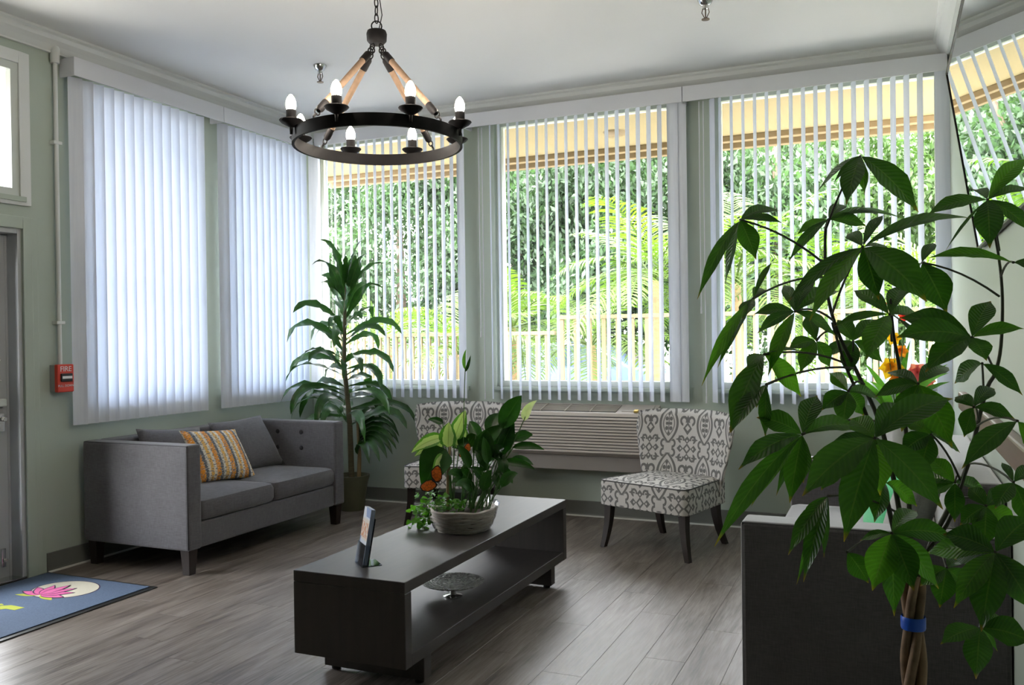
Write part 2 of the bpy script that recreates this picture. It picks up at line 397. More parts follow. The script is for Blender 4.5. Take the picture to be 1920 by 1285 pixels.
MT_LEAVES=[(4.678,-4.432,1.775,4.586,-4.363,1.716,0.0276),(4.678,-4.432,1.775,4.624,-4.434,1.721,0.0172),(4.678,-4.432,1.775,4.652,-4.51,1.662,0.0505),(4.678,-4.432,1.775,4.684,-4.376,1.7,0.0297),(4.678,-4.432,1.775,4.788,-4.44,1.646,0.0699),(4.458,-4.638,1.629,4.524,-4.543,1.654,0.04),(4.458,-4.638,1.629,4.54,-4.646,1.616,0.0274),(4.458,-4.638,1.629,4.491,-4.657,1.546,0.0436),(4.458,-4.638,1.629,4.394,-4.754,1.467,0.0271),(4.458,-4.638,1.629,4.421,-4.6,1.504,0.0282),(4.608,-4.355,1.653,4.543,-4.383,1.62,0.0309),(4.608,-4.355,1.653,4.531,-4.454,1.554,0.0254),(4.608,-4.355,1.653,4.641,-4.252,1.695,0.0342),(4.608,-4.355,1.653,4.761,-4.201,1.663,0.021),(4.608,-4.355,1.653,4.686,-4.321,1.636,0.0387),(4.608,-4.355,1.653,4.713,-4.254,1.672,0.0235),(4.687,-4.681,1.559,4.792,-4.723,1.452,0.0773),(4.687,-4.681,1.559,4.6,-4.785,1.421,0.042),(4.687,-4.681,1.559,4.557,-4.738,1.456,0.0364),(4.687,-4.681,1.559,4.714,-4.691,1.459,0.0468),(4.687,-4.681,1.559,4.723,-4.577,1.627,0.0241),(4.687,-4.681,1.559,4.657,-4.606,1.591,0.0285),(4.687,-4.681,1.559,4.881,-4.53,1.616,0.0414),(4.687,-4.681,1.559,4.764,-4.517,1.532,0.0289),(4.914,-4.439,1.663,4.994,-4.349,1.753,0.0399),(4.914,-4.439,1.663,4.802,-4.488,1.633,0.0416),(4.914,-4.439,1.663,4.911,-4.507,1.559,0.0546),(4.914,-4.439,1.663,5.006,-4.367,1.684,0.0373),(4.914,-4.439,1.663,4.994,-4.449,1.587,0.0412),(4.914,-4.439,1.663,4.897,-4.338,1.697,0.0309),(4.914,-4.439,1.663,4.837,-4.43,1.563,0.0094),(4.954,-4.478,1.532,4.803,-4.511,1.545,0.0385),(4.954,-4.478,1.532,5.013,-4.452,1.502,0.0404),(4.795,-4.383,1.546,4.824,-4.305,1.593,0.0273),(4.795,-4.383,1.546,4.841,-4.397,1.437,0.0679),(4.795,-4.383,1.546,4.755,-4.313,1.473,0.05),(4.795,-4.383,1.546,4.835,-4.257,1.497,0.0377),(4.878,-4.512,1.387,4.919,-4.428,1.459,0.048),(4.878,-4.512,1.387,4.969,-4.494,1.402,0.0335),(4.878,-4.512,1.387,4.9,-4.546,1.342,0.0466),(4.878,-4.512,1.387,4.743,-4.57,1.388,0.0629),(4.878,-4.512,1.387,4.75,-4.458,1.428,0.0578),(4.878,-4.512,1.387,4.793,-4.593,1.322,0.0555),(4.878,-4.512,1.387,4.833,-4.444,1.358,0.046),(4.731,-4.411,1.437,4.622,-4.437,1.413,0.027),(4.731,-4.411,1.437,4.686,-4.497,1.342,0.0577),(4.731,-4.411,1.437,4.761,-4.311,1.503,0.0425),(4.731,-4.411,1.437,4.657,-4.334,1.493,0.0452),(4.731,-4.411,1.437,4.782,-4.303,1.378,0.055),(4.731,-4.411,1.437,4.81,-4.268,1.414,0.0502),(4.557,-4.596,1.443,4.477,-4.598,1.439,0.0373),(4.557,-4.596,1.443,4.492,-4.658,1.4,0.0275),(4.557,-4.596,1.443,4.514,-4.681,1.317,0.0341),(4.557,-4.596,1.443,4.587,-4.495,1.517,0.0355),(4.557,-4.596,1.443,4.635,-4.453,1.486,0.0476),(4.557,-4.596,1.443,4.632,-4.542,1.391,0.0395),(4.557,-4.596,1.443,4.526,-4.5,1.502,0.0262),(4.485,-4.66,1.469,4.513,-4.582,1.545,0.0139),(4.485,-4.66,1.469,4.47,-4.7,1.429,0.0338),(4.485,-4.66,1.469,4.41,-4.803,1.304,0.0243),(4.485,-4.66,1.469,4.445,-4.678,1.386,0.0205),(4.485,-4.66,1.469,4.41,-4.639,1.331,0.0208),(4.485,-4.66,1.469,4.498,-4.567,1.489,0.0279),(4.506,-4.674,1.359,4.575,-4.6,1.361,0.0159),(4.506,-4.674,1.359,4.457,-4.783,1.216,0.057),(4.506,-4.674,1.359,4.481,-4.728,1.335,0.0289),(4.506,-4.674,1.359,4.569,-4.614,1.273,0.0453),(4.506,-4.674,1.359,4.454,-4.61,1.254,0.0437),(4.516,-4.724,1.303,4.462,-4.803,1.218,0.0387),(4.516,-4.724,1.303,4.507,-4.674,1.196,0.0288),(4.516,-4.724,1.303,4.484,-4.629,1.251,0.0315),(4.578,-4.698,1.208,4.493,-4.691,1.237,0.0508),(4.578,-4.698,1.208,4.476,-4.808,1.152,0.0471),(4.578,-4.698,1.208,4.492,-4.769,1.079,0.0281),(4.578,-4.698,1.208,4.557,-4.73,1.082,0.0433),(4.578,-4.698,1.208,4.575,-4.656,1.109,0.0397),(4.578,-4.698,1.208,4.598,-4.601,1.275,0.0447),(4.578,-4.698,1.208,4.68,-4.544,1.204,0.0494),(4.578,-4.698,1.208,4.442,-4.867,1.022,0.0381),(4.578,-4.698,1.208,4.524,-4.657,1.081,0.02),(4.706,-4.784,1.215,4.664,-4.736,1.243,0.043),(4.706,-4.784,1.215,4.629,-4.774,1.198,0.0265),(4.706,-4.784,1.215,4.593,-4.877,1.123,0.0654),(4.706,-4.784,1.215,4.658,-4.871,1.049,0.061),(4.706,-4.784,1.215,4.811,-4.793,1.099,0.0632),(4.706,-4.784,1.215,4.835,-4.662,1.277,0.0594),(4.706,-4.784,1.215,4.759,-4.651,1.263,0.0519),(4.706,-4.784,1.215,4.712,-4.651,1.092,0.0522),(4.619,-4.648,1.085,4.552,-4.721,0.982,0.0373),(4.619,-4.648,1.085,4.562,-4.674,0.915,0.0178),(4.619,-4.648,1.085,4.579,-4.721,0.934,0.0372),(4.619,-4.648,1.085,4.608,-4.61,0.956,0.0202),(4.619,-4.648,1.085,4.573,-4.603,1.0,0.0407),(4.731,-4.622,1.016,4.674,-4.603,0.993,0.02),(4.731,-4.622,1.016,4.697,-4.67,0.916,0.0609),(4.731,-4.622,1.016,4.734,-4.621,0.858,0.0461),(4.731,-4.622,1.016,4.768,-4.661,0.921,0.0583),(4.731,-4.622,1.016,4.842,-4.552,1.0,0.0486),(4.731,-4.622,1.016,4.814,-4.543,0.897,0.0511),(4.731,-4.622,1.016,4.779,-4.47,1.032,0.0386),(4.651,-4.613,0.971,4.689,-4.619,0.916,0.0447),(4.905,-4.612,0.993,4.832,-4.688,0.904,0.0459),(4.905,-4.612,0.993,4.875,-4.691,0.868,0.0643),(4.905,-4.612,0.993,4.82,-4.594,1.015,0.0623),(4.905,-4.612,0.993,4.975,-4.526,1.043,0.0601),(4.905,-4.612,0.993,4.97,-4.584,0.88,0.0571),(4.905,-4.612,0.993,4.926,-4.559,0.908,0.0535),(4.905,-4.612,0.993,4.843,-4.53,0.954,0.0654),(4.905,-4.612,0.993,4.792,-4.53,0.96,0.0483),(4.874,-4.68,0.871,4.808,-4.731,0.85,0.0427),(4.874,-4.68,0.871,4.861,-4.752,0.804,0.0482),(4.874,-4.68,0.871,4.955,-4.667,0.851,0.059),(4.874,-4.68,0.871,4.905,-4.635,0.818,0.0124),(4.874,-4.68,0.871,4.917,-4.607,0.871,0.0416),(4.945,-4.592,1.233,4.848,-4.668,1.151,0.044),(4.945,-4.592,1.233,4.982,-4.577,1.164,0.0423),(4.901,-4.447,1.334,4.972,-4.439,1.27,0.0345),(4.901,-4.447,1.334,4.855,-4.38,1.289,0.0449),(4.882,-4.489,1.249,4.953,-4.48,1.227,0.0362),(4.882,-4.489,1.249,4.867,-4.452,1.185,0.0414),(4.882,-4.489,1.249,4.929,-4.381,1.279,0.0349),(4.882,-4.489,1.249,4.851,-4.448,1.265,0.0346),(4.784,-4.466,1.293,4.844,-4.473,1.167,0.0653),(4.784,-4.466,1.293,4.701,-4.448,1.263,0.0429),(4.784,-4.466,1.293,4.752,-4.426,1.19,0.062),(4.784,-4.466,1.293,4.847,-4.351,1.321,0.0481),(4.784,-4.466,1.293,4.722,-4.384,1.311,0.0363),(4.649,-4.448,1.274,4.597,-4.471,1.235,0.044),(4.649,-4.448,1.274,4.678,-4.392,1.218,0.042),(4.649,-4.448,1.274,4.609,-4.4,1.311,0.0323),(4.649,-4.448,1.274,4.71,-4.356,1.251,0.0373),(4.649,-4.448,1.274,4.64,-4.496,1.205,0.046),(4.945,-4.528,1.11,4.91,-4.565,1.064,0.0414),(4.945,-4.528,1.11,4.999,-4.45,1.126,0.0356),(4.945,-4.528,1.11,4.976,-4.515,1.023,0.0439),(4.945,-4.528,1.11,4.931,-4.468,1.139,0.0179),(4.855,-4.36,1.078,4.805,-4.327,1.123,0.0421),(4.855,-4.36,1.078,4.808,-4.359,1.047,0.0369),(4.855,-4.36,1.078,4.922,-4.277,1.04,0.0446),(4.855,-4.36,1.078,4.852,-4.395,1.0,0.0412),(4.855,-4.36,1.078,4.784,-4.304,1.071,0.05),(4.72,-4.419,1.08,4.656,-4.392,1.102,0.0496),(4.72,-4.419,1.08,4.698,-4.451,1.0,0.0438),(4.72,-4.419,1.08,4.782,-4.349,1.02,0.0445),(4.656,-4.335,1.38,4.596,-4.362,1.343,0.0387),(4.656,-4.335,1.38,4.621,-4.296,1.429,0.0444),(4.656,-4.335,1.38,4.711,-4.268,1.428,0.0443),(4.656,-4.335,1.38,4.716,-4.31,1.331,0.0464),(4.656,-4.335,1.38,4.646,-4.384,1.305,0.0434),(4.584,-4.421,1.382,4.528,-4.446,1.365,0.0377),(4.584,-4.421,1.382,4.554,-4.468,1.314,0.0399),(4.584,-4.421,1.382,4.609,-4.378,1.322,0.0405),(4.584,-4.421,1.382,4.561,-4.377,1.441,0.0356),(4.806,-4.457,1.189,4.751,-4.481,1.152,0.0518),(4.806,-4.457,1.189,4.784,-4.5,1.113,0.0513),(4.806,-4.457,1.189,4.863,-4.4,1.146,0.0474),(4.806,-4.457,1.189,4.839,-4.388,1.244,0.0477),(4.806,-4.457,1.189,4.762,-4.421,1.212,0.0429),(4.632,-4.457,1.121,4.572,-4.45,1.129,0.0394),(4.632,-4.457,1.121,4.596,-4.494,1.069,0.0413),(4.632,-4.457,1.121,4.656,-4.425,1.049,0.0418),(4.632,-4.457,1.121,4.646,-4.396,1.171,0.0372),(4.909,-4.413,1.041,4.859,-4.435,1.003,0.0447),(4.909,-4.413,1.041,4.9,-4.461,0.964,0.0512),(4.909,-4.413,1.041,4.966,-4.367,0.981,0.0497),(4.909,-4.413,1.041,4.954,-4.35,1.06,0.0404),(4.909,-4.413,1.041,4.878,-4.383,1.072,0.0357),(4.831,-4.492,0.927,4.782,-4.513,0.891,0.046),(4.831,-4.492,0.927,4.816,-4.531,0.857,0.0479),(4.831,-4.492,0.927,4.879,-4.471,0.868,0.0506),(4.831,-4.492,0.927,4.873,-4.43,0.932,0.0419)]
MT_PETIOLES=[([4.678,-4.432,1.775],[4.609,-4.463,1.62]),([4.458,-4.638,1.629],[4.596,-4.415,1.556]),([4.608,-4.355,1.653],[4.602,-4.357,1.619]),([4.687,-4.681,1.559],[4.619,-4.46,1.438]),([4.914,-4.439,1.663],[4.952,-4.26,1.574]),([4.954,-4.478,1.532],[4.954,-4.26,1.516]),([4.795,-4.383,1.546],[4.951,-4.261,1.474]),([4.878,-4.512,1.387],[4.941,-4.267,1.307]),([4.731,-4.411,1.437],[4.735,-4.356,1.379]),([4.557,-4.596,1.443],[4.616,-4.407,1.428]),([4.485,-4.66,1.469],[4.601,-4.413,1.521]),([4.506,-4.674,1.359],[4.639,-4.398,1.334]),([4.516,-4.724,1.303],[4.658,-4.39,1.322]),([4.578,-4.698,1.208],[4.699,-4.372,1.206]),([4.706,-4.784,1.215],[4.72,-4.386,1.127]),([4.619,-4.648,1.085],[4.74,-4.356,1.007]),([4.731,-4.622,1.016],[4.755,-4.35,0.961]),([4.651,-4.613,0.971],[4.739,-4.357,0.961]),([4.905,-4.612,0.993],[4.836,-4.315,0.971]),([4.874,-4.68,0.871],[4.91,-4.555,0.956]),([4.945,-4.592,1.233],[4.902,-4.285,1.191]),([4.901,-4.447,1.334],[4.918,-4.277,1.255]),([4.882,-4.489,1.249],[4.907,-4.282,1.203]),([4.784,-4.466,1.293],[4.753,-4.349,1.263]),([4.649,-4.448,1.274],[4.679,-4.381,1.287]),([4.945,-4.528,1.11],[4.885,-4.292,1.11]),([4.855,-4.36,1.078],[4.869,-4.3,1.075]),([4.72,-4.419,1.08],[4.725,-4.362,1.101]),([4.656,-4.335,1.38],[4.657,-4.368,1.322]),([4.584,-4.421,1.382],[4.625,-4.381,1.398]),([4.806,-4.457,1.189],[4.866,-4.345,1.082]),([4.632,-4.457,1.121],[4.714,-4.388,1.104]),([4.909,-4.413,1.041],[4.856,-4.327,1.033]),([4.831,-4.492,0.927],[4.813,-4.347,0.936])]
MT_STEMS=[[[4.783,-4.338,0.861],[4.809,-4.327,0.937],[4.847,-4.31,1.017],[4.885,-4.292,1.11],[4.91,-4.281,1.22],[4.926,-4.273,1.278],[4.941,-4.267,1.307],[4.953,-4.261,1.365],[4.957,-4.259,1.469],[4.948,-4.284,1.561],[4.916,-4.427,1.66]],[[4.773,-4.343,0.862],[4.752,-4.351,0.972],[4.732,-4.359,1.1],[4.708,-4.369,1.205],[4.665,-4.365,1.31],[4.625,-4.381,1.404],[4.604,-4.379,1.499],[4.602,-4.379,1.617],[4.606,-4.355,1.649]],[[4.773,-4.343,0.862],[4.767,-4.323,1.003],[4.763,-4.323,1.156],[4.751,-4.349,1.309],[4.739,-4.376,1.391],[4.733,-4.389,1.471]],[[4.776,-4.342,0.861],[4.797,-4.354,0.919],[4.838,-4.368,0.988],[4.864,-4.367,1.063],[4.889,-4.377,1.166]],[[4.77,-4.344,0.862],[4.739,-4.379,0.954],[4.714,-4.41,1.084],[4.684,-4.401,1.219],[4.642,-4.397,1.328],[4.616,-4.407,1.422]]]
ARR_LEAVES=[('lily',[2.897,-2.511,0.572],[2.957,-2.489,0.943],[3.056,-2.46,1.109],0.0954),('lily',[2.866,-2.524,0.573],[2.822,-2.541,0.825],[2.972,-2.475,0.963],0.0795),('lily',[2.854,-2.53,0.573],[2.889,-2.523,0.783],[2.902,-2.539,0.944],0.0795),('lily',[2.89,-2.514,0.572],[2.938,-2.491,0.807],[3.011,-2.458,0.976],0.0954),('lily',[2.902,-2.508,0.572],[3.004,-2.452,0.885],[3.086,-2.393,0.908],0.053),('lily',[2.902,-2.508,0.572],[3.006,-2.471,0.85],[3.161,-2.427,0.84],0.0397),('lily',[2.907,-2.506,0.572],[2.958,-2.496,0.777],[3.123,-2.455,0.745],0.0424),('lily',[2.902,-2.508,0.572],[2.991,-2.452,0.788],[3.08,-2.375,0.755],0.0424),('lily',[2.89,-2.514,0.572],[2.954,-2.501,0.746],[3.023,-2.51,0.68],0.053),('lily',[2.878,-2.519,0.572],[2.926,-2.517,0.726],[2.967,-2.545,0.648],0.0371),('lily',[2.841,-2.535,0.573],[2.804,-2.539,0.872],[2.716,-2.555,0.849],0.0636),('lily',[2.829,-2.54,0.573],[2.833,-2.52,0.916],[2.776,-2.507,0.84],0.0636),('lily',[2.854,-2.53,0.573],[2.883,-2.488,0.914],[2.91,-2.415,1.015],0.0742),('lily',[2.866,-2.524,0.573],[2.844,-2.499,0.874],[2.765,-2.456,0.974],0.0636),('lily',[2.841,-2.535,0.573],[2.868,-2.522,0.771],[2.929,-2.495,0.863],0.0795),('lily',[2.878,-2.519,0.572],[2.958,-2.462,0.86],[2.968,-2.411,1.029],0.0795),('lily',[2.829,-2.54,0.573],[2.807,-2.549,0.746],[2.762,-2.568,0.68],0.0583),('lily',[2.854,-2.53,0.573],[2.924,-2.517,0.799],[2.99,-2.534,0.857],0.0795),('dieff',[2.73,-2.584,0.561],[2.715,-2.598,0.854],[2.731,-2.613,0.983],0.0742),('dieff',[2.73,-2.584,0.561],[2.735,-2.572,0.886],[2.784,-2.535,1.036],0.0636),('dieff',[2.73,-2.584,0.561],[2.687,-2.606,0.902],[2.553,-2.68,0.834],0.0583),('dieff',[2.73,-2.584,0.561],[2.687,-2.59,0.865],[2.542,-2.631,0.809],0.0477),('dark',[2.73,-2.584,0.561],[2.707,-2.611,0.85],[2.624,-2.694,0.653],0.1378),('dieff',[2.73,-2.584,0.561],[2.707,-2.618,0.822],[2.677,-2.692,0.716],0.0477),('dark',[2.73,-2.584,0.561],[2.684,-2.587,0.971],[2.6,-2.593,0.991],0.0291),('dieff',[2.73,-2.584,0.561],[2.751,-2.553,0.837],[2.762,-2.501,0.952],0.0636),('dark',[2.73,-2.584,0.561],[2.666,-2.59,0.851],[2.558,-2.591,0.74],0.106)]
# ================================================================ the setting
XR, ZC, YB = 5.10, 3.30, -12.0
fl = struct(MB().box(-.2, XR+.2, YB-.2, .2, -.15, -.004).build('floor', M['sub']), 'grey-brown wood plank floor of the lounge')
PW, PL_ = .178, 1.22
pm = {}
def plank_mesh(w, l):
    k = (round(w, 3), round(l, 3))
    if k not in pm:
        pm[k] = MB().box(-w/2+.0004, w/2-.0004, -l/2+.0004, l/2-.0004, -.0045, 0).mesh('plank', bevel=.0007, seg=1); pm[k].materials.append(M['plank'])
    return pm[k]
nrow = math.ceil(XR/PW)
for i in range(nrow):
    x0 = i*PW; x1 = min(XR, x0+PW); y = 0.0; off = [0, .61, .30, .92, .15, .75][i % 6]
    first = PL_-off if off else PL_
    l = first
    while y > -6.9:
        l2 = min(l, 6.95+y)
        o = link('plank', plank_mesh(x1-x0, l2), None, fl, ((x0+x1)/2, y-l2/2, 0))
        y -= l2; l = PL_
struct(MB().box(0, XR, YB, -6.95, -.0045, 0).build('floor_edge', M['plank'], fl))
struct(MB().box(-.2, XR+.2, YB-.2, .2, ZC, ZC+.25).build('ceiling', M['ceil']), 'flat white painted ceiling')
def holed(u0, u1, z0, z1, holes, place, name):
    us = sorted({u0, u1, *[h[0] for h in holes], *[h[1] for h in holes]}); zs = sorted({z0, z1, *[h[2] for h in holes], *[h[3] for h in holes]})
    def solid(i, j):
        if i < 0 or j < 0 or i >= len(us)-1 or j >= len(zs)-1: return False
        cu, cz = (us[i]+us[i+1])/2, (zs[j]+zs[j+1])/2
        return not any(h[0] < cu < h[1] and h[2] < cz < h[3] for h in holes)
    mb = MB()
    for i in range(len(us)-1):
        for j in range(len(zs)-1):
            if not solid(i, j): continue
            a, b_, c, d = us[i], us[i+1], zs[j], zs[j+1]
            for t in (0, .2): mb.quad(place(a, t, c), place(b_, t, c), place(b_, t, d), place(a, t, d))
            if not solid(i-1, j): mb.quad(place(a, 0, c), place(a, .2, c), place(a, .2, d), place(a, 0, d))
            if not solid(i+1, j): mb.quad(place(b_, 0, c), place(b_, .2, c), place(b_, .2, d), place(b_, 0, d))
            if not solid(i, j-1): mb.quad(place(a, 0, c), place(b_, 0, c), place(b_, .2, c), place(a, .2, c))
            if not solid(i, j+1): mb.quad(place(a, 0, d), place(b_, 0, d), place(b_, .2, d), place(a, .2, d))
    bm_me = mb
    o = bm_me.build(name, M['wall'], fixn=False)
    bm = bmesh.new(); bm.from_mesh(o.data); bmesh.ops.remove_doubles(bm, verts=bm.verts, dist=1e-5); bmesh.ops.recalc_face_normals(bm, faces=bm.faces); bm.to_mesh(o.data); bm.free()
    return struct(o)
WB = [(.03, 1.53), (1.80, 3.27), (3.56, 5.06)]; ZB = (1.0, 3.15)
WL = [(-2.40, -1.36), (-1.13, -.12)]; ZL = (1.0, 3.03)
DOOR = (-3.80, -2.83, 0, 2.08); TRANS = (-3.80, -2.845, 2.27, 3.06)
holed(-.2, XR+.2, -.15, ZC, [(a, b_, *ZB) for a, b_ in WB], lambda u, t, z: (u, t, z), 'wall_back')['label'] = 'sage green wall with three wide windows'
holed(YB-.2, 0, -.15, ZC, [(a, b_, *ZL) for a, b_ in WL]+[DOOR, TRANS], lambda u, t, z: (-t, u, z), 'wall_left')['label'] = 'sage green wall with entrance door and two blinds'
struct(MB().box(XR, XR+.2, YB-.2, 0, -.15, ZC).build('wall_right', M['wall']), 'sage green wall carrying the tilted mirror')
struct(MB().box(0, XR, YB-.2, YB, -.15, ZC).build('wall_rear', M['wall']))
# crown mouldings, bases
crown = [(0, 3.30), (.095, 3.30), (.095, 3.285), (.08, 3.275), (.07, 3.25), (.045, 3.225), (.03, 3.205), (.022, 3.195), (.022, 3.185), (0, 3.185)]
def extr(name, prof, fn, a, b_, m):
    mb = MB(); mb.rings([[fn(q[0], q[1], t) for q in prof] for t in (a, b_)]); return struct(mb.build(name, m))
extr('trim_1', crown, lambda d, z, t: (t, -d, z), 0, XR, M['trim'])
extr('trim_2', crown, lambda d, z, t: (d, t, z), YB, 0, M['trim'])
extr('trim_3', crown, lambda d, z, t: (XR-d, t, z), YB, 0, M['trim'])
bp = [(0, 0), (.012, 0), (.010, .012), (.006, .02), (.005, .115), (0, .118)]
extr('baseboard_back', bp, lambda d, z, t: (t, -d, z), 0, XR, M['base'])
extr('baseboard_left', bp, lambda d, z, t: (d, t, z), -2.70, 0, M['base'])
extr('baseboard_right', bp, lambda d, z, t: (XR-d, t, z), YB, 0, M['base'])
cp = [(.012, 0), (.026, 0), (.024, .006), (.012, .010)]
extr('trim_4', cp, lambda d, z, t: (t, -d, z), 0, XR, M['caulk'])
extr('trim_5', cp, lambda d, z, t: (d, t, z), -2.70, 0, M['caulk'])
# windows
wn = 0
def window(u0, u1, z0, z1, place, mull=None):
    global wn; wn += 1
    mb = MB()
    def bx(a, b_, t0, t1, c, d, mb_):
        P = [place(x, t, z) for z in (c, d) for t in (t0, t1) for x in (a, b_)]
        n = len(mb_.v); mb_.v += [Vector(q) for q in P]
        for q in ((0, 2, 3, 1), (4, 5, 7, 6), (0, 1, 5, 4), (2, 6, 7, 3), (0, 4, 6, 2), (1, 3, 7, 5)):
            mb_.f.append(tuple(n+i for i in q)); mb_.uv.append(None); mb_.m.append(0)
    fw = .045
    bx(u0, u0+fw, .05, .13, z0, z1, mb); bx(u1-fw, u1, .05, .13, z0, z1, mb)
    bx(u0+fw, u1-fw, .05, .13, z0, z0+fw, mb); bx(u0+fw, u1-fw, .05, .13, z1-fw, z1, mb)
    o = struct(mb.build('window_%d' % wn, M['alu']))
    p = MB(); bx(u0+fw-.005, u1-fw+.005, .088, .094, z0+fw-.005, z1-fw+.005, p); p.build('pane', M['glass'], o)
    s = MB(); bx(u0-.03, u1+.03, -.03, .05, z0-.03, z0, s); s.build('window_sill', M['wall'], o)
    return o
for a, b_ in WB: window(a, b_, *ZB, lambda u, t, z: (u, t, z))
for a, b_ in WL: window(a, b_, *ZL, lambda u, t, z: (-t, u, z))
o = window(TRANS[0], TRANS[1], TRANS[2], TRANS[3], lambda u, t, z: (-t+.055 if t > 0 else -t, u, z)); o['label'] = 'white framed transom window above the entrance door'
# casing of transom
mb = MB()
for a, b_, c, d in ((-2.845, -2.775, 2.22, 3.13), (-3.88, -2.845, 2.22, 2.27), (-3.88, -2.845, 3.06, 3.13)): mb.box(0, .018, a, b_, c, d)
struct(mb.build('trim_6', M['trim'], bevel=.003))
# entrance door
dr = struct(MB().box(-.14, -.095, -2.965, -2.865, .01, 2.05).box(-.14, -.095, -3.78, -3.66, .01, 2.05).box(-.14, -.095, -3.66, -2.965, .01, .30).box(-.14, -.095, -3.66, -2.965, 1.93, 2.05).box(-.14, -.095, -3.66, -2.965, 1.02, 1.10).build('door_1', M['doorframe'], bevel=.004), 'grey glazed entrance door beside the mat')
MB().box(-.12, -.114, -3.665, -2.96, .295, 1.94).build('pane', M['glass'], dr)
MB().box(-.2, .0, -2.86, -2.83, 0, 2.08).box(-.2, 0, -3.80, -3.78, 0, 2.08).box(-.2, 0, -3.78, -2.86, 2.05, 2.08).box(-.15, -.09, -2.875, -2.86, 0, 2.05).build('door_frame', M['doorframe'], dr, bevel=.003)
MB().box(0, .02, -2.835, -2.775, 0, 2.15).box(0, .02, -3.88, -2.835, 2.08, 2.15).build('door_casing', M['wall'], dr, bevel=.004)
MB().box(0, .012, -2.775, -2.735, 0, 2.15).build('casing_strip', M['wall'], dr, bevel=.003)
MB().box(-.2, .01, -3.80, -2.83, -.002, .016).build('threshold', M['chrome'], dr, bevel=.003)
MB().box(-.095, -.075, -2.935, -2.90, .88, .99).tube([(-.07, -2.918, .955), (-.05, -2.918, .955)], .014, 10).build('lock', M['chrome'], dr, bevel=.002)
MB().box(-.095, -.08, -2.93, -2.905, .08, .19).tube([(-.075, -2.917, .12), (-.06, -2.917, .12)], .012, 8).build('floor_bolt', M['chrome'], dr, bevel=.002)
MB().box(-.095, -.055, -3.66, -2.90, 1.03, 1.075).build('push_bar', M['alu'], dr, bevel=.006)
for z in (1.18, 1.30, 1.02): MB().lathe([(.001, 0), (.008, .001), (.006, .006), (.001, .007)], 8, (-.088, -2.915, z)).build('screw', M['chrome'], dr)

# ================================================================ vertical blinds
slat_meshes = {}
def slat_mesh(z0, z1):
    k = (z0, z1)
    if k not in slat_meshes:
        mb = MB(); mb.grid(lambda a, b_: ((a-.5)*.089, .006*(1-(2*a-1)**2), z0+(z1-z0)*b_), 6, 1)
        me = mb.mesh('slat', smooth='all', fixn=False); me.materials.append(M['slat']); slat_meshes[k] = me
    return slat_meshes[k]
def blind(label, pos, z0, z1, angles, val, wand=None, axis='x'):
    """pos: positions along wall; angles: slat direction (radians, in plan)"""
    base = (pos[0], -.07, z0) if axis == 'x' else (.07, pos[0], z0)
    t = thing('vertical_blind', label, 'blind', base, 0, 'vertical blinds on the windows')
    for p, a in zip(pos, angles):
        o = link('slat', slat_mesh(0, z1-z0), None, t, (p-base[0], 0, 0) if axis == 'x' else (0, p-base[1], 0)); o.rotation_euler = (0, 0, a)
    mb = MB(); a, b_, zz0, zz1 = val
    if axis == 'x':
        mb.box(a, b_, -.135, -.127, zz0, zz1).box(a, a+.008, -.127, -.005, zz0, zz1).box(b_-.008, b_, -.127, -.005, zz0, zz1).box(a+.008, b_-.008, -.127, -.005, zz1-.006, zz1)
        mb.build('valance', M['valance'], t, w=True, bevel=.0015)
        MB().box(a+.02, b_-.02, -.09, -.05, zz0+.03, zz0+.06).build('head_rail', M['alu'], t, w=True)
    else:
        mb.box(.127, .135, a, b_, zz0, zz1).box(.005, .127, a, a+.008, zz0, zz1).box(.005, .127, b_-.008, b_, zz0, zz1).box(.005, .127, a+.008, b_-.008, zz1-.006, zz1)
        mb.build('valance', M['valance'], t, w=True, bevel=.0015)
        MB().box(.05, .09, a+.02, b_-.02, zz0+.03, zz0+.06).build('head_rail', M['alu'], t, w=True)
    if wand:
        for (wx, zl) in wand:
            if axis == 'x': MB().tube([(wx, -.085, zz0), (wx, -.085, zl)], .004, 6).tube([(wx, -.085, zl), (wx, -.085, zl-.05)], .006, 6).build('cord', M['valance'], t, w=True)
    return t
D = math.radians
def rng(a, b_, st): return [a+st*i for i in range(int((b_-a)/st+1e-6)+1)]
# slat local axis is x; plan direction angle: direction (sin a, cos a) -> rotation 90deg - a
p1 = rng(.145, 1.50, .0815); p2 = rng(1.875, 3.22, .0815); p3 = rng(3.62, 5.00, .0815)
blind('open vertical blind behind the dracaena, nearest the room corner', [.085]+p1+[1.53], .905, 3.10, [D(20)]+[D(90+48)]*len(p1)+[D(160)], (.14, 1.60, 3.085, 3.195))
blind('open vertical blind above the air conditioner, middle of three', [1.80]+p2+[3.275, 3.335], .905, 3.10, [D(120)]+[D(90+36)]*len(p2)+[D(165), D(175)], (1.605, 3.362, 3.085, 3.195), [(1.705, 1.45), (1.735, .95)])
blind('open vertical blind behind the tall leafy plant, beside the mirror', [3.565]+p3+[5.055], .905, 3.10, [D(125)]+[D(90+23)]*len(p3)+[D(175)], (3.367, 5.085, 3.085, 3.195), [(3.475, 1.60), (3.505, .95)])
l1 = rng(-2.50, -1.39, .0815); l2 = rng(-1.19, -.16, .0815)
blind('closed glowing vertical blind behind the left end of sofa', l1, .885, 3.06, [D(90-20)]*len(l1), (-2.56, -1.245, 3.05, 3.165), axis='y')
blind('closed glowing vertical blind between the sofa and room corner', l2, .885, 3.06, [D(90-20)]*len(l2), (-1.24, -.14, 3.05, 3.165), axis='y')

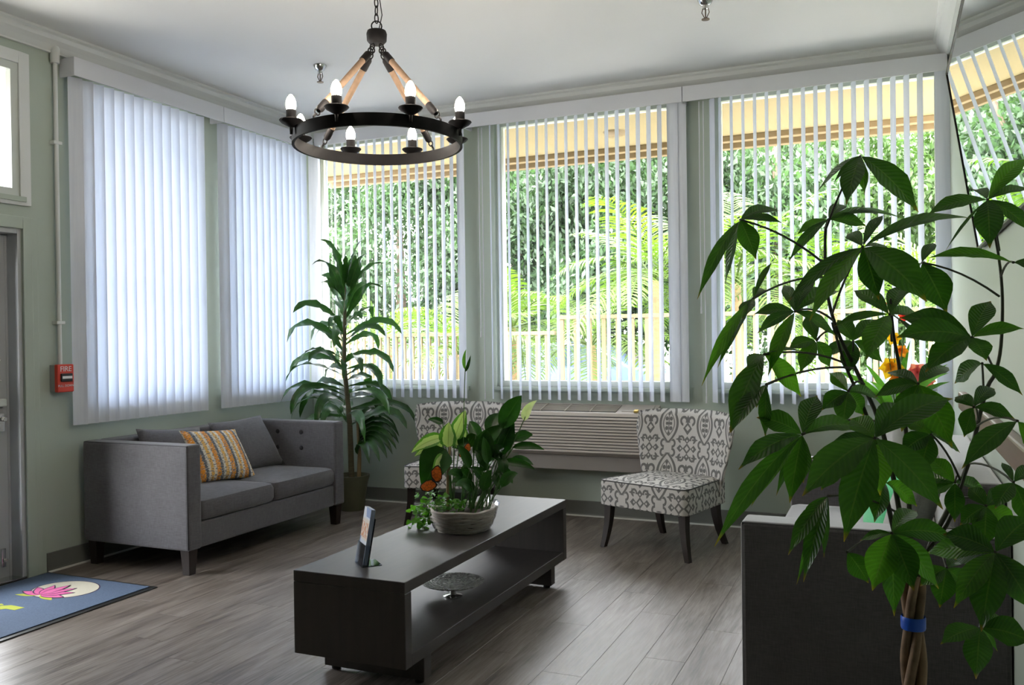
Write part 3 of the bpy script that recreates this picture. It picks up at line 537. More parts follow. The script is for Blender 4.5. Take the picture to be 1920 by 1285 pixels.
# ================================================================ outside
M['soffit'] = mat('cream soffit boards', (.215, .165, .075, 1), (.195, .15, .066, 1), .7, 3, sc=(12, .3, 1), bmp=.2, bscale=20)
M['fascia'] = mat('tan fascia', (.17, .115, .05, 1), (.15, .10, .042, 1), .6, 6)
M['pave'] = mat('pale concrete', (.15, .145, .135, 1), (.13, .125, .115, 1), .9, .6, 5)
M['lawn'] = mat('lawn', (.035, .085, .015, 1), (.06, .12, .022, 1), .9, 3, 6)
ev = MB().box(-1.0, XR+1.2, .2, 1.75, 3.17, 3.25).build('roof_overhang', M['soffit']); struct(ev, 'cream roof overhang outside the windows')
MB().box(-1.0, XR+1.2, 1.50, 1.58, 3.12, 3.17).box(-1.0, XR+1.2, 1.70, 1.78, 3.095, 3.40).build('fascia', M['fascia'], ev, bevel=.005)
MB().lathe([(.001, -.04), (.07, -.035), (.10, -.01), (.105, 0)], 20, (2.55, .9, 3.17)).build('soffit_lamp', M['fascia'], ev, smooth=True)
ev2 = MB().box(-.9, -.2, YB, .2, 3.17, 3.25).box(-.95, -.88, YB, .2, 3.08, 3.40).build('roof_overhang', M['soffit']); struct(ev2)
struct(MB().box(-9, 9, .2, 9.0, -.30, -.152).box(-9, -.2, -12, .2, -.30, -.152).build('bounce_patio', mat('light patio concrete', (.62, .60, .56, 1), (.56, .54, .50, 1), .9, .8, 5)), 'unseen light concrete ground added to bounce daylight indoors')  # unseen pale ground, added to bounce light up to ceiling and soffit
struct(MB().box(-40, 0.8, -20, 60, -.30, -.16).build('driveway', M['pave']), 'pale concrete driveway beyond the fence')
struct(MB().box(0.8, 40, .2, 60, -.30, -.155).build('lawn', M['lawn']), 'green lawn outside the windows')
M['frond'] = leafmat('palm frond', (.038, .072, .006, 1), (.066, .108, .009, 1), .40, .4)
M['bark'] = mat('rough bark', (.10, .07, .05, 1), (.18, .13, .09, 1), .9, 12, bmp=.5)
M['palmtrunk'] = mat('palm trunk', (.30, .20, .10, 1), (.20, .13, .07, 1), .9, 8, sc=(1, 1, 5), bmp=.5)
def frond(p0, az, el, L, droop, nl=26):
    d0 = V(math.cos(az)*math.cos(el), math.sin(az)*math.cos(el), math.sin(el))
    path = droop_path(p0, d0, L, droop, 13)
    mb = MB(); mb.tube(path, [.016*(1-.85*i/13)+.002 for i in range(14)], 4)
    for k in range(nl):
        s = .16+.83*k/(nl-1); i = s*13; a = int(min(12, i)); q = path[a].lerp(path[a+1], i-a); t = (path[a+1]-path[a]).normalized()
        sdv = t.cross(V(0, 0, 1)).normalized(); ll = L*.34*math.sin(PI*(.18+.80*s))**.7
        for sg in (-1, 1):
            dd = (sdv*sg*.85+t*.55+V(0, 0, random.uniform(.0, .18))).normalized()
            e = droop_path(q, dd, ll*random.uniform(.85, 1.1), .9, 3)
            wv = t*.016
            n = len(mb.v)
            mb.v += [e[0]-wv*.5, e[0]+wv*.5, e[1]-wv, e[1]+wv, e[2]-wv*.8, e[2]+wv*.8, e[3]]
            for f in ((n, n+1, n+3, n+2), (n+2, n+3, n+5, n+4), (n+4, n+5, n+6)):
                mb.f.append(f); mb.m.append(0); mb.uv.append([(.3, .5)]*len(f))
    return mb
def palm(label, x, y, z, nf, L, dr, tr=.09):
    t = thing('palm', label, 'palm', (x, y, -.155), 0, 'palms outside the windows')
    h = z+.155
    MB().tube([(0, 0, 0), (.03, 0, h*.5), (0, 0, h)], [tr*1.3, tr, tr*.8], 10).build('trunk', M['palmtrunk'], t, smooth=True)
    a0 = random.random()*6
    for i in range(nf):
        az = a0+i*2.4; el = 1.25-1.15*((i+.5)/nf)+random.uniform(-.1, .1)
        frond((0, 0, h-.02), az, el, L*random.uniform(.85, 1.1), dr*random.uniform(.8, 1.2)).build('frond', M['frond'], t, fixn=False)
palm('bushy palm with thick trunk seen through the blind behind dracaena', -1.05, 5.0, 1.15, 14, 1.5, 1.5, .12)
palm('small arching palm at the left edge of the middle window', -.75, 6.2, 1.55, 11, 1.5, 1.6)
palm('tall arching palm at the right side of the middle window', 1.75, 5.4, 2.15, 15, 1.7, 1.5)
palm('low spreading palm in the middle of the middle window', .45, 6.5, 1.25, 13, 1.7, 1.6)
palm('tall palm behind the left edge of the mirror-side window', 2.75, 6.0, 2.1, 14, 1.8, 1.5)
palm('broad palm in the middle of the mirror-side window', 4.0, 6.8, 1.7, 14, 1.8, 1.5)
palm('low palm in left corner window, left of the thick trunked one', -2.9, 6.0, 1.25, 12, 1.5, 1.5)
palm('palm showing through the far right slats of mirror-side window', 5.35, 5.2, 1.9, 13, 1.6, 1.4)
M['tree1'] = leafmat('dark tree leaf', (.036, .070, .034, 1), (.050, .092, .044, 1), .3, .4)
M['tree2'] = leafmat('fresh tree leaf', (.046, .088, .032, 1), (.068, .12, .038, 1), .3, .4)
def tree(label, x, y, h, r, m, n=26000, ls=.075, low=1.0):
    t = thing('tree', label, 'tree', (x, y, -.155), 0, 'trees beyond the fence')
    h += .155
    MB().tube([(0, 0, 0), (.1, 0, h*.4), (0, .1, h*.8)], [.16, .12, .05], 8).build('trunk', M['bark'], t, smooth=True)
    rs = np.random.RandomState(int(abs(x*31+y*17)*10) % 9999)
    k = 46; c = rs.normal(0, 1, (k, 3)); c /= np.linalg.norm(c, axis=1)[:, None]; c *= rs.uniform(.25, 1, (k, 1))**.5
    c = c*[r, r, (h-low)/2]+[0, 0, low+(h-low)/2]
    idx = rs.randint(0, k, n); P = c[idx]+rs.normal(0, .27*r/1.9, (n, 3)); P[:, 2] -= np.abs(rs.normal(0, .12, n))
    d = rs.normal(0, 1, (n, 3)); d[:, 2] -= 1.1; d /= np.linalg.norm(d, axis=1)[:, None]
    s = np.cross(d, rs.normal(0, 1, (n, 3))); s /= np.linalg.norm(s, axis=1)[:, None]
    l = rs.uniform(.7, 1.3, (n, 1))*ls
    v = np.stack([P-d*l, P+s*l*.42, P+d*l, P-s*l*.42], 1).reshape(-1, 3)
    me = bpy.data.meshes.new('foliage'); me.from_pydata(v.tolist(), [], [(4*i, 4*i+1, 4*i+2, 4*i+3) for i in range(n)])
    o = link('foliage', me, m, t); o['kind'] = 'stuff'
tl = [('dense dark tree at the far left of the corner window', -9.6, 12.5, 6.6, 2.4, 'tree1'), ('dark tree above the thick trunked palm in corner window', -6.3, 12.0, 6.4, 2.3, 'tree1'),
      ('shady tree filling the right half of the corner window', -3.4, 12.6, 6.8, 2.3, 'tree1'), ('dark tree in the left third of the middle window', -1.0, 11.4, 6.2, 1.9, 'tree1'),
      ('deep green tree in the centre of the middle window', .9, 12.2, 6.5, 1.9, 'tree1'), ('dark tree at the right edge of the middle window', 2.7, 11.0, 6.3, 1.7, 'tree1'),
      ('lighter sparkling tree in left half of mirror-side window', 4.4, 12.2, 6.4, 1.9, 'tree2'), ('bright leafy tree in right half of mirror-side window', 6.6, 11.2, 5.6, 1.7, 'tree2'),
      ('tall tree standing behind the others, beyond the middle window', -.2, 15.5, 7.5, 2.4, 'tree1'), ('tall tree standing behind the others, beyond the corner window', -5.0, 16.0, 7.6, 2.6, 'tree2'),
      ('tall pale tree far behind the mirror-side window', 3.6, 16.0, 7.4, 2.6, 'tree2')]
for a in tl: tree(a[0], a[1], a[2], a[3], a[4], M[a[5]])
M['picket'] = mat('sunlit timber', (.14, .108, .058, 1), (.12, .09, .045, 1), .8, 6, sc=(1, 1, .2))
def fence(label, x0, x1, y, ztop, st, w, grp):
    t = thing('picket_fence', label, 'fence', (x0, y, -.155), 0, grp); H = ztop+.155
    MB().box(0, x1-x0, -.03, .03, H-.05, H).box(0, x1-x0, .02, .05, .25, .32).build('rail', M['picket'], t, bevel=.004)
    pmsh = MB().box(-w/2, w/2, -.02, .02, 0, H-.05).mesh('picket', bevel=.003, seg=1); pmsh.materials.append(M['picket'])
    for x in rng(.05, x1-x0-.05, st): link('picket', pmsh, None, t, (x, 0, 0))
fence('pale timber picket fence at left of the middle window', -3.4, .62, 4.5, 1.47, .137, .035, 'timber fences outside')
fence('taller timber fence with wider posts at right of middle window', .72, 5.6, 4.35, 1.67, .19, .05, 'timber fences outside')
struct(MB().box(-16, -2.2, 20, 20.3, -.2, 1.05).build('garden_wall', mat('white wall paint', (.20, .196, .19, 1), None, .8)), 'white garden wall across the driveway')
M['carw'] = mat('white car paint', (.20, .21, .23, 1), None, .25, 2); M['carb'] = mat('pale blue car paint', (.07, .105, .17, 1), None, .25, 2)
M['tyre'] = mat('tyre rubber', (.02, .02, .02, 1), None, .8); M['carglass'] = mat('dark car glass', (.03, .05, .07, 1), None, .05, 2)
def car(label, x, y, m, rz):
    t = thing('car', label, 'car', (x, y, -.155), rz, 'cars parked outside')
    pr = [(-2.1, .35), (-2.15, .7), (-2.0, .88), (-1.1, .98), (-.55, 1.42), (.75, 1.45), (1.45, 1.0), (2.05, .9), (2.15, .6), (2.1, .35)]
    MB().prism(pr, -.85, .85, 'y').build('body', m, t, bevel=.06, seg=3, smooth=True)
    gl = [(-1.0, 1.0), (-.5, 1.37), (.70, 1.39), (1.28, 1.0)]
    MB().prism(gl, -.86, .86, 'y').build('side_window', M['carglass'], t)
    for wx in (-1.35, 1.35):
        for wy in (-.86, .70): MB().lathe([(.20, 0), (.32, .01), (.33, .08), (.32, .16), (.20, .17)], 20).build('wheel', M['tyre'], t, smooth=True).matrix_local = Matrix.Translation((wx, wy+.0, .33)) @ Matrix.Rotation(-PI/2, 4, 'X')
car('white parked car seen low through the corner window', -5.4, 11.0, M['carw'], D(12))
car('pale blue parked car low behind the pickets, middle window', -1.2, 9.6, M['carb'], D(8))
# ================================================================ sofas
M['sofa_shaded'] = fabric('shaded sofa weave', (.055, .051, .054, 1), (.10, .094, .097, 1), sheen=.9)  # grey weave darkened: shade on the sofa's near side put into the colour
def softbox(mb, x0, x1, y0, y1, z0, z1, crown=.02, r=.03, n=8):
    """cushion: box with rounded edges and crowned top"""
    P = []
    def prof(t): return t
    R = []
    lv = [(z0, r), (z0+r*.3, r*.3), (z0+r, 0), (z1-r, 0), (z1-r*.3, r*.3), (z1, r)]
    cx, cy = (x0+x1)/2, (y0+y1)/2
    def loop(ins, z):
        a, b_, c, d = x0+ins, x1-ins, y0+ins, y1-ins; rr = .03; q = []
        for (ox, oy, s) in ((b_-rr, d-rr, 0), (a+rr, d-rr, 1), (a+rr, c+rr, 2), (b_-rr, c+rr, 3)):
            for k in range(4):
                an = PI/2*s+PI/2*k/3; q.append(V(ox+rr*math.cos(an), oy+rr*math.sin(an), z))
        return q
    for z, ins in lv: R.append(loop(ins, z))
    for sft in (.35, .7, .93):
        R.append([V(q.x+(cx-q.x)*sft, q.y+(cy-q.y)*sft, z1+crown*(1-(1-sft)**2)) for q in R[5]])
    return mb.rings(R)
def sofa(name, label, loc, rz, LEN, DEP, arm_h, back_h, seat_h, base0, at, bt, fm=None):
    fm = fm or M['sofa']
    t = thing(name, label, 'sofa', loc, rz, 'grey sofas'); h = LEN/2; f = -DEP/2; k = DEP/2
    MB().box(-h+at, h-at, f+.015, k-bt, base0, seat_h-.15).build('base', fm, t, bevel=.012)
    for s in (-1, 1):
        a, b_ = sorted((s*h, s*(h-at)))
        ar = MB().box(a, b_, f, k, base0, arm_h).build('arm', fm, t, bevel=.016, seg=3)
        out = s*h
        for xx in (a+.008, b_-.008):
            MB().tube([(xx, f+.008, base0+.01), (xx, f+.008, arm_h-.008), (xx, k-.01, arm_h-.008)], .006, 6).build('piping', M['piping'] if abs(xx) > h-at*.5 else fm, ar)
        for j in ((0, 1) if fm is M['sofa'] else ()):
            for q in (-.12, .10): MB().lathe([(.001, .009), (.014, .006), (.018, 0)], 10).build('button', M['piping'], ar).matrix_local = Matrix.Translation((s*(h-at)-s*.0, q, seat_h+.12+j*.12)) @ Matrix.Rotation(-s*PI/2, 4, 'Y')
    MB().box(-h+at, h-at, k-bt, k, base0, back_h).build('backrest', fm, t, bevel=.02, seg=3)
    n = 2
    w = (LEN-2*at)/n
    for i in range(n):
        x0 = -h+at+i*w
        softbox(MB(), x0+.004, x0+w-.004, f+.0, k-bt+.0, seat_h-.15, seat_h-.015, .02, .035).build('seat_cushion', fm, t, smooth=True)
    for sx in (-1, 1):
        for sy in (f+.05, k-.05):
            x = sx*(h-.055)
            MB().rings([[V(x+a*q, sy+b_*q, z) for a, b_ in ((-1, -1), (1, -1), (1, 1), (-1, 1))] for z, q in ((base0+.01, .036), (0, .026))]).build('leg', M['darkleg'], t, bevel=.003)
    return t
sofa('sofa', 'charcoal grey boxy two-seat sofa under the glowing blinds', (.48, -1.67, 0), PI/2, 1.61, .86, .78, .78, .455, .15, .115, .14)
sofa('sofa', 'shade-darkened grey sofa behind the money tree, against the mirror wall', (4.6525, -2.155, 0), -PI/2, 1.91, .885, .70, .86, .47, .05, .15, .16, M['sofa_shaded'])
def pillow(name, label, loc, rot, w, h, th, m, grp='sofa pillows'):
    mb = MB(); n = 14
    def P(u, v, s):
        x, y = 2*u-1, 2*v-1
        e = max(0, (1-abs(x)**2.6))*max(0, (1-abs(y)**2.6))
        px = x*(1-.07*(1-abs(x))*0-.06*(1-y*y)*abs(x)); py = y*(1-.06*(1-x*x)*abs(y))
        return V(px*w/2, s*th/2*e**.55, py*h/2)
    mb.grid(lambda u, v: P(u, v, -1), n, n); mb.grid(lambda u, v: P(1-u, v, 1), n, n)
    o = mb.build(name, m, None, smooth='all'); o.location = loc; o.rotation_euler = rot
    bm = bmesh.new(); bm.from_mesh(o.data); bmesh.ops.remove_doubles(bm, verts=bm.verts, dist=1e-4); bmesh.ops.recalc_face_normals(bm, faces=bm.faces); bm.to_mesh(o.data); bm.free()
    tag(o, label, 'pillow', grp)
    return o
# left sofa: backrest inner face at x = 0.19; pillow front faces +x (rot z = 90deg)
pillow('throw_pillow', 'orange, cream and charcoal ikat throw pillow on grey sofa', (.46, -1.715, .612), (D(-38), D(4), D(80)), .47, .42, .15, M['ikat'])
pillow('throw_pillow', 'plain grey square pillow leaning behind the orange one', (.33, -1.27, .630), (D(-34), D(-2), D(82)), .50, .44, .16, M['sofa'])
pillow('throw_pillow', 'plain grey pillow slumped at the near end of sofa back', (.31, -1.96, .62), (D(-22), D(4), D(84)), .52, .42, .15, M['sofa'])
M['greenfab'] = fabric('mint green fabric', (.10, .55, .24, 1), (.14, .62, .29, 1))
M['pgrey'] = fabric('pale grey fabric', (.26, .26, .25, 1), (.36, .36, .34, 1))
pillow('throw_pillow', 'mint green pillow on the dark sofa behind the leaves', (4.72, -2.35, .655), (D(-20), D(8), D(-80)), .42, .38, .14, M['greenfab'])
pillow('throw_pillow', 'pale grey pillow on dark sofa, right of the green one', (4.80, -2.72, .71), (D(-18), 0, D(-95)), .52, .48, .16, M['pgrey'])
# ================================================================ damask chairs
def damask_chair(label, loc, rz):
    t = thing('slipper_chair', label, 'chair', loc, rz, 'damask slipper chairs')
    # seat: rounded trapezoid
    def outline(ins):
        fw, bw, fy, by, r = .335-ins, .285-ins, -.325+ins, .27-ins, .05
        q = []
        for cx, cy, a0 in ((fw-r, fy+r, -90), (bw-r, by-r, 0), (-bw+r, by-r, 90), (-fw+r, fy+r, 180)):
            for k in range(5):
                a = math.radians(a0+90*k/4); q.append((cx+r*math.cos(a), cy+r*math.sin(a)))
        return q
    R = []
    for z, ins in ((.285, .006), (.29, 0), (.43, 0), (.445, .004)): R.append([V(a, b_, z) for a, b_ in outline(ins)])
    for s, dz in ((.06, .004), (.3, .014), (.6, .022), (.92, .026)): R.append([V(a*(1-s), (b_+.03)*(1-s)-.03, .447+dz) for a, b_ in outline(.005)])
    st = MB().rings(R).build('seat', M['damask'], t, smooth=True, boxuv=True)
    MB().tube([(a, b_, .447) for a, b_ in outline(.004)], .0045, 6, closed=True).build('piping', M['piping2'], st)
    # curved back shell
    def bk(u, v, off):
        x = 2*u-1
        hw = .30+.085*min(1, v*1.3)-.015*max(0, v-.8)*5*x*x
        th = x*1.02
        lean = .06*v
        y = .275+lean-.19*(1-math.cos(th*1.25))-.0
        nx, ny = math.sin(th*.9)*.75, -math.cos(th*.9)
        edge = math.sqrt(max(0, 1-max(0, (abs(x)-.82)/.18)**2)); top = math.sqrt(max(0, 1-max(0, (v-.92)/.08)**2))
        o2 = off*edge*top
        ztop = .885-.018*x*x*x*x
        return V(x*hw+nx*o2, y+ny*o2, .34+(ztop-.34)*v)
    mb = MB(); nu, nv = 20, 14
    mb.grid(lambda u, v: bk(u, v, .045), nu, nv); mb.grid(lambda u, v: bk(1-u, v, -.035), nu, nv)
    o = mb.build('backrest', M['damask'], t, smooth='all')
    me = o.data; bm = bmesh.new(); bm.from_mesh(me); uvl = bm.loops.layers.uv.verify()
    bmesh.ops.remove_doubles(bm, verts=bm.verts, dist=1e-4); bmesh.ops.recalc_face_normals(bm, faces=bm.faces)
    for f in bm.faces:
        for l in f.loops: l[uvl].uv = (math.asin(max(-1, min(1, l.vert.co.x/.46)))*.46+.02, l.vert.co.z+.05)
    bm.to_mesh(me); bm.free()
    for (x, y, fx, fy) in ((-.285, -.265, -.325, -.285), (.285, -.265, .325, -.285), (-.225, .21, -.245, .30), (.225, .21, .245, .30)):
        Rr = []
        for i in range(7):
            s = i/6; e = s*s
            cx, cy = x+(fx-x)*e, y+(fy-y)*e; q = .027-.010*s; z = .30*(1-s)
            Rr.append([V(cx+a*q, cy+b_*q, z) for a, b_ in ((-1, -1), (1, -1), (1, 1), (-1, 1))])
        MB().rings(Rr).build('leg', M['darkleg'], t, bevel=.002)
    return t
M['piping2'] = mat('grey piping', (.10, .10, .10, 1), None, .8)
damask_chair('grey and white damask slipper chair right of the air conditioner', (3.373, -.735, 0), D(-20))
damask_chair('grey and white damask slipper chair behind the planted basket', (1.645, -.43, 0), D(14))
# ================================================================ coffee table
t = thing('coffee_table', 'long espresso wood coffee table with open lower shelf', 'table', (2.7475, -2.6225, 0))
x0, x1, y0, y1 = -.2625, .2625, -.9075, .9075
MB().box(x0, x1, y0, y1, .415, .46).build('tabletop', M['table'], t, bevel=.003)
for a, b_ in ((y0, y0+.05), (y1-.05, y1)): MB().box(x0, x1, a, b_, .12, .4145).build('end_panel', M['table'], t, bevel=.003)
MB().box(x0+.001, x1-.001, y0+.0505, y1-.0505, .12, .168).build('shelf', M['table'], t, bevel=.003)
for s in (-1, 1):
    yy = s*.715
    MB().box(x0+.03, x1-.012, yy-.03, yy+.03, .018, .1195).build('leg', M['table'], t, bevel=.003)
    for q in (x0+.07, x1-.05): MB().lathe([(.018, 0), (.02, .004), (.02, .018)], 12, (q, yy, 0)).build('foot', M['black'], t)
# mosaic plate on the shelf
M['mosaic'], nt, b = newmat('mirror mosaic')
vo = nt.nodes.new('ShaderNodeTexVoronoi'); vo.inputs['Scale'].default_value = 90; tc = nt.nodes.new('ShaderNodeTexCoord'); nt.links.new(tc.outputs['Object'], vo.inputs['Vector'])
r = ramp(nt, [(0, (.10, .10, .095, 1)), (.5, (.34, .34, .32, 1)), (1, (.7, .7, .66, 1))]); nt.links.new(vo.outputs['Color'], r.inputs[0]); nt.links.new(r.outputs[0], b.inputs['Base Color'])
b.inputs['Roughness'].default_value = .25; b.inputs['Metallic'].default_value = .5; bump(nt, b, vo.outputs['Distance'], .6, .004)
t = thing('mosaic_plate', 'round silver mosaic plate on a foot, on the table shelf', 'plate', (2.81, -2.75, .168))
MB().lathe([(.001, .052), (.06, .050), (.11, .056), (.148, .070), (.150, .074), (.146, .074), (.11, .062), (.06, .056), (.001, .058)], 40).build('dish', M['mosaic'], t, smooth=True)
MB().lathe([(.045, 0), (.046, .006), (.015, .012), (.014, .040), (.04, .052), (.001, .053)], 24).build('foot', M['chrome'], t, smooth=True)
# brochure stand: faces -y/-x side, leaning back
t = thing('brochure_holder', 'clear acrylic holder with printed brochures on coffee table', 'brochure holder', (2.70, -3.36, .46), D(-42))
def bro():
    m, nt, b = newmat('brochure print'); u, v = uvxy(nt)
    n1 = X(nt, noise(nt, 9, 3, coord='UV'))
    col = mixc(nt, v.gt(.42)*v.lt(.80), (.74, .78, .88, 1), (.80, .72, .66, 1))
    col = mixc(nt, (n1.gt(.5))*v.gt(.46)*v.lt(.74), col, (.70, .30, .14, 1))
    col = mixc(nt, (u-v*.8+.35).abs().lt(.12)*v.lt(.46), col, (.20, .32, .66, 1))
    col = mixc(nt, v.gt(.84)*(u+v-1.3).gt(0), col, (.25, .36, .66, 1))
    nt.links.new(col, b.inputs['Base Color']); b.inputs['Roughness'].default_value = .3
    return m
LM = Matrix.Rotation(D(-10), 4, 'X')
mb = MB(); mb.box(-.05, .05, -.006, .012, .008, .235, LM); o = mb.build('brochure_stack', mat('blue brochure edge', (.10, .16, .34, 1), (.5, .55, .65, 1), .5, 200, sc=(1, 1, .02)), t)
mb = MB(); mb.quad(LM @ V(-.05, -.0065, .008), LM @ V(.05, -.0065, .008), LM @ V(.05, -.0065, .235), LM @ V(-.05, -.0065, .235), [(0, 0), (1, 0), (1, 1), (0, 1)]); mb.build('cover', bro(), t, fixn=False)
MB().box(-.055, .055, .014, .017, 0, .20, LM).box(-.055, .055, -.012, -.009, 0, .09, LM).box(-.055, -.052, -.012, .017, 0, .09, LM).box(.052, .055, -.012, .017, 0, .09, LM).box(-.055, .055, -.012, .075, 0, .003).build('acrylic_holder', M['acryl'], t, bevel=.0008)
# ================================================================ planted basket
M['basket'] = mat('whitewashed willow', (.66, .58, .52, 1), (.84, .80, .76, 1), .8, 30, sc=(1, 1, 5), bmp=.5)
M['soil'] = mat('potting soil', (.04, .03, .02, 1), (.07, .05, .03, 1), .95, 40, bmp=.5)
M['lily'] = leafmat('peace lily leaf', (.010, .045, .008, 1), (.022, .085, .012, 1), .20, .22, .5, (.05, .14, .03, 1))
M['dieff'] = leafmat('variegated leaf', (.06, .20, .03, 1), (.12, .28, .04, 1), .3, .35, .7, (.25, .35, .10, 1), varieg=(.55, .62, .32, 1))
M['ivy'] = leafmat('ivy leaf', (.05, .17, .02, 1), (.14, .34, .05, 1), .3, .35)
M['stem'] = mat('green stem', (.05, .14, .03, 1), (.09, .20, .05, 1), .5, 10)
M['woodstem'] = mat('tan cane', (.35, .24, .12, 1), (.28, .20, .10, 1), .7, 20)
AB = V(2.80, -2.615, .46)
t = thing('planted_basket', 'low white willow basket of mixed green plants on coffee table', 'planter', AB)
mb = MB()
for i in range(11):
    z = .006+i*.0098; rr = .122+.034*(i/10)**.7; ph = random.random()*6
    mb.tube([V((rr+.004*math.sin(9*a+ph))*math.cos(a), (rr+.004*math.sin(9*a+ph))*math.sin(a), z+.003*math.sin(5*a+ph)) for a in [2*PI*j/40 for j in range(40)]], .0068, 6, closed=True)
mb.build('basket', M['basket'], t, smooth=True)
MB().lathe([(.001, .004), (.118, .004), (.146, .088), (.001, .098)], 30).build('soil', M['soil'], t)
mb = MB(); mb.rings([[V((r_+.006*math.sin(j*2.1+z*80))*math.cos(2*PI*j/36), (r_+.006*math.sin(j*2.1+z*80))*math.sin(2*PI*j/36), z) for j in range(36)] for r_, z in ((.135, .002), (.142, .02), (.160, .06), (.172, .105), (.180, .13))], cap=False); mb.build('cellophane_wrap', M['wrap'], t, smooth='all')
UPV = V(.25, -.75, .6)
for i, (k, a, b_, c, w) in enumerate(ARR_LEAVES):
    a, b_, c = Vector(a)-AB, Vector(b_)-AB, Vector(c)-AB
    d = (c-b_); n = V(.45, -.89, .35)+V(random.uniform(-.3, .3), 0, random.uniform(-.2, .3))
    md = (b_+c)/2+V(0, 0, .18*d.length if c.z < b_.z+.03 else .02)
    pth = bez(b_, md, c, 9)
    root = V(a.x*.55, a.y*.55, .09) if k == 'lily' else V(a.x, a.y, .09)
    lf = blade(pth, w*(1.05 if k == 'lily' else 1.25), n, ovate if k != 'lily' else lance, .14, 4, .05).build('leaf', M['dieff'] if k == 'dieff' else M['lily'], t, smooth='all', fixn=False)
    MB().tube(bez(root, (root+b_)/2+V(0, 0, .03), b_+(c-b_)*.03, 6), .0028 if k == 'lily' else .003, 5).build('stalk', M['stem'], lf)
for i in range(14):
    an = i*2.4; q = V(.07*math.cos(an)+.05, .05*math.sin(an)+.02, .09); L_ = random.uniform(.10, .24)
    tp = q+V(random.uniform(-.03, .12), random.uniform(-.06, .05), L_)
    lf = blade(droop_path(tp, V(tp.x*.8+random.uniform(-.3, .3), random.uniform(-.6, .3), .7), random.uniform(.09, .14), 1.6, 8), random.uniform(.045, .065), V(.4, -.8, .4)).build('leaf', M['lily'], t, smooth='all', fixn=False)
    MB().tube(bez(q, (q+tp)/2+V(0, 0, .02), tp, 5), .0026, 5).build('stalk', M['stem'], lf)
for i in range(16):
    an = random.uniform(0, 6.28); q = V(.08*math.cos(an)+.05, .06*math.sin(an)+.02, .09)
    MB().tube(bez(q, q+V(.02, .01, .06), q+V(random.uniform(-.01, .07), random.uniform(-.03, .04), random.uniform(.10, .19)), 5), .0024, 5).build('stalk', M['stem'], t)
MB().tube(bez(V(2.743, -2.66, .55)-AB, V(2.735, -2.66, .70)-AB, V(2.734, -2.612, .862)-AB, 6), .007, 8).build('cane', M['woodstem'], t, smooth=True)
MB().tube(bez(V(2.80, -2.60, .56)-AB, V(2.79, -2.59, .9)-AB, V(2.806, -2.578, 1.25)-AB, 8), .0022, 5).build('tall_stem', M['stem'], t)
blade(bez(V(2.806, -2.578, 1.24)-AB, V(2.79, -2.578, 1.29)-AB, V(2.811, -2.575, 1.342)-AB), .018, V(.4, -.9, 0)).build('bud', M['ivy'], t, smooth='all', fixn=False)
blade(bez(V(2.806, -2.578, 1.23)-AB, V(2.822, -2.575, 1.26)-AB, V(2.832, -2.567, 1.312)-AB), .016, V(.4, -.9, 0)).build('bud', M['lily'], t, smooth='all', fixn=False)
MB().tube(bez(V(2.88, -2.57, .56)-AB, V(2.99, -2.5, .8)-AB, V(3.076, -2.463, 1.005)-AB, 8), .0025, 5).build('flower_stem', M['stem'], t)
blade(bez(V(3.072, -2.465, .985)-AB, V(3.075, -2.46, 1.05)-AB, V(3.13, -2.44, 1.085)-AB), .045, V(.3, -.9, .2), ovate, .3).build('spathe', leafmat('cream spathe', (.75, .75, .60, 1), (.70, .72, .55, 1), .3), t, smooth='all', fixn=False)
ivm = blade([V(0, 0, 0), V(.006, 0, .002), V(.012, 0, .001), V(.019, 0, -.003), V(.024, 0, -.007)], .024, V(0, 0, 1), ovate, .1, 2).mesh('ivy_leaf', smooth='all', fixn=False); ivm.materials.append(M['ivy'])
for i in range(170):
    if i < 80: c = V(-.20, -.05, .06); s = (.045, .05, .05)
    elif i < 135: c = V(-.125, -.05, .13); s = (.05, .05, .035)
    else: c = V(-.03, -.07, .125); s = (.06, .04, .03)
    q = c+V(random.gauss(0, s[0]*.7), random.gauss(0, s[1]*.7), random.gauss(0, s[2]*.7)); q.z = max(.012, q.z)
    o = link('ivy_leaf', ivm, None, t, q); o.rotation_euler = (random.uniform(-.9, .9), random.uniform(-.9, .9), random.uniform(0, 6.28)); sc_ = random.uniform(.8, 1.5); o.scale = (sc_,)*3
for i in range(5):
    MB().tube(bez((-.05, -.03, .10), (-.13, -.05, .20-.03*i), (-.20+.03*i, -.03-.02*i, .03+.01*i), 6), .0016, 4).build('vine', M['stem'], t)
def bfly():
    m, nt, b = newmat('monarch wing'); u, v = uvxy(nt)
    vo = nt.nodes.new('ShaderNodeTexVoronoi'); vo.feature = 'DISTANCE_TO_EDGE'; vo.inputs['Scale'].default_value = 8; tc = nt.nodes.new('ShaderNodeTexCoord'); nt.links.new(tc.outputs['UV'], vo.inputs['Vector'])
    e = X(nt, vo.outputs['Distance']).lt(.022); au = (u-.5).abs()
    k = e
    nt.links.new(mixc(nt, k, (.95, .20, .02, 1), (.02, .012, .01, 1)), b.inputs['Base Color']); b.inputs['Roughness'].default_value = .6
    return m
M['wing'] = bfly()
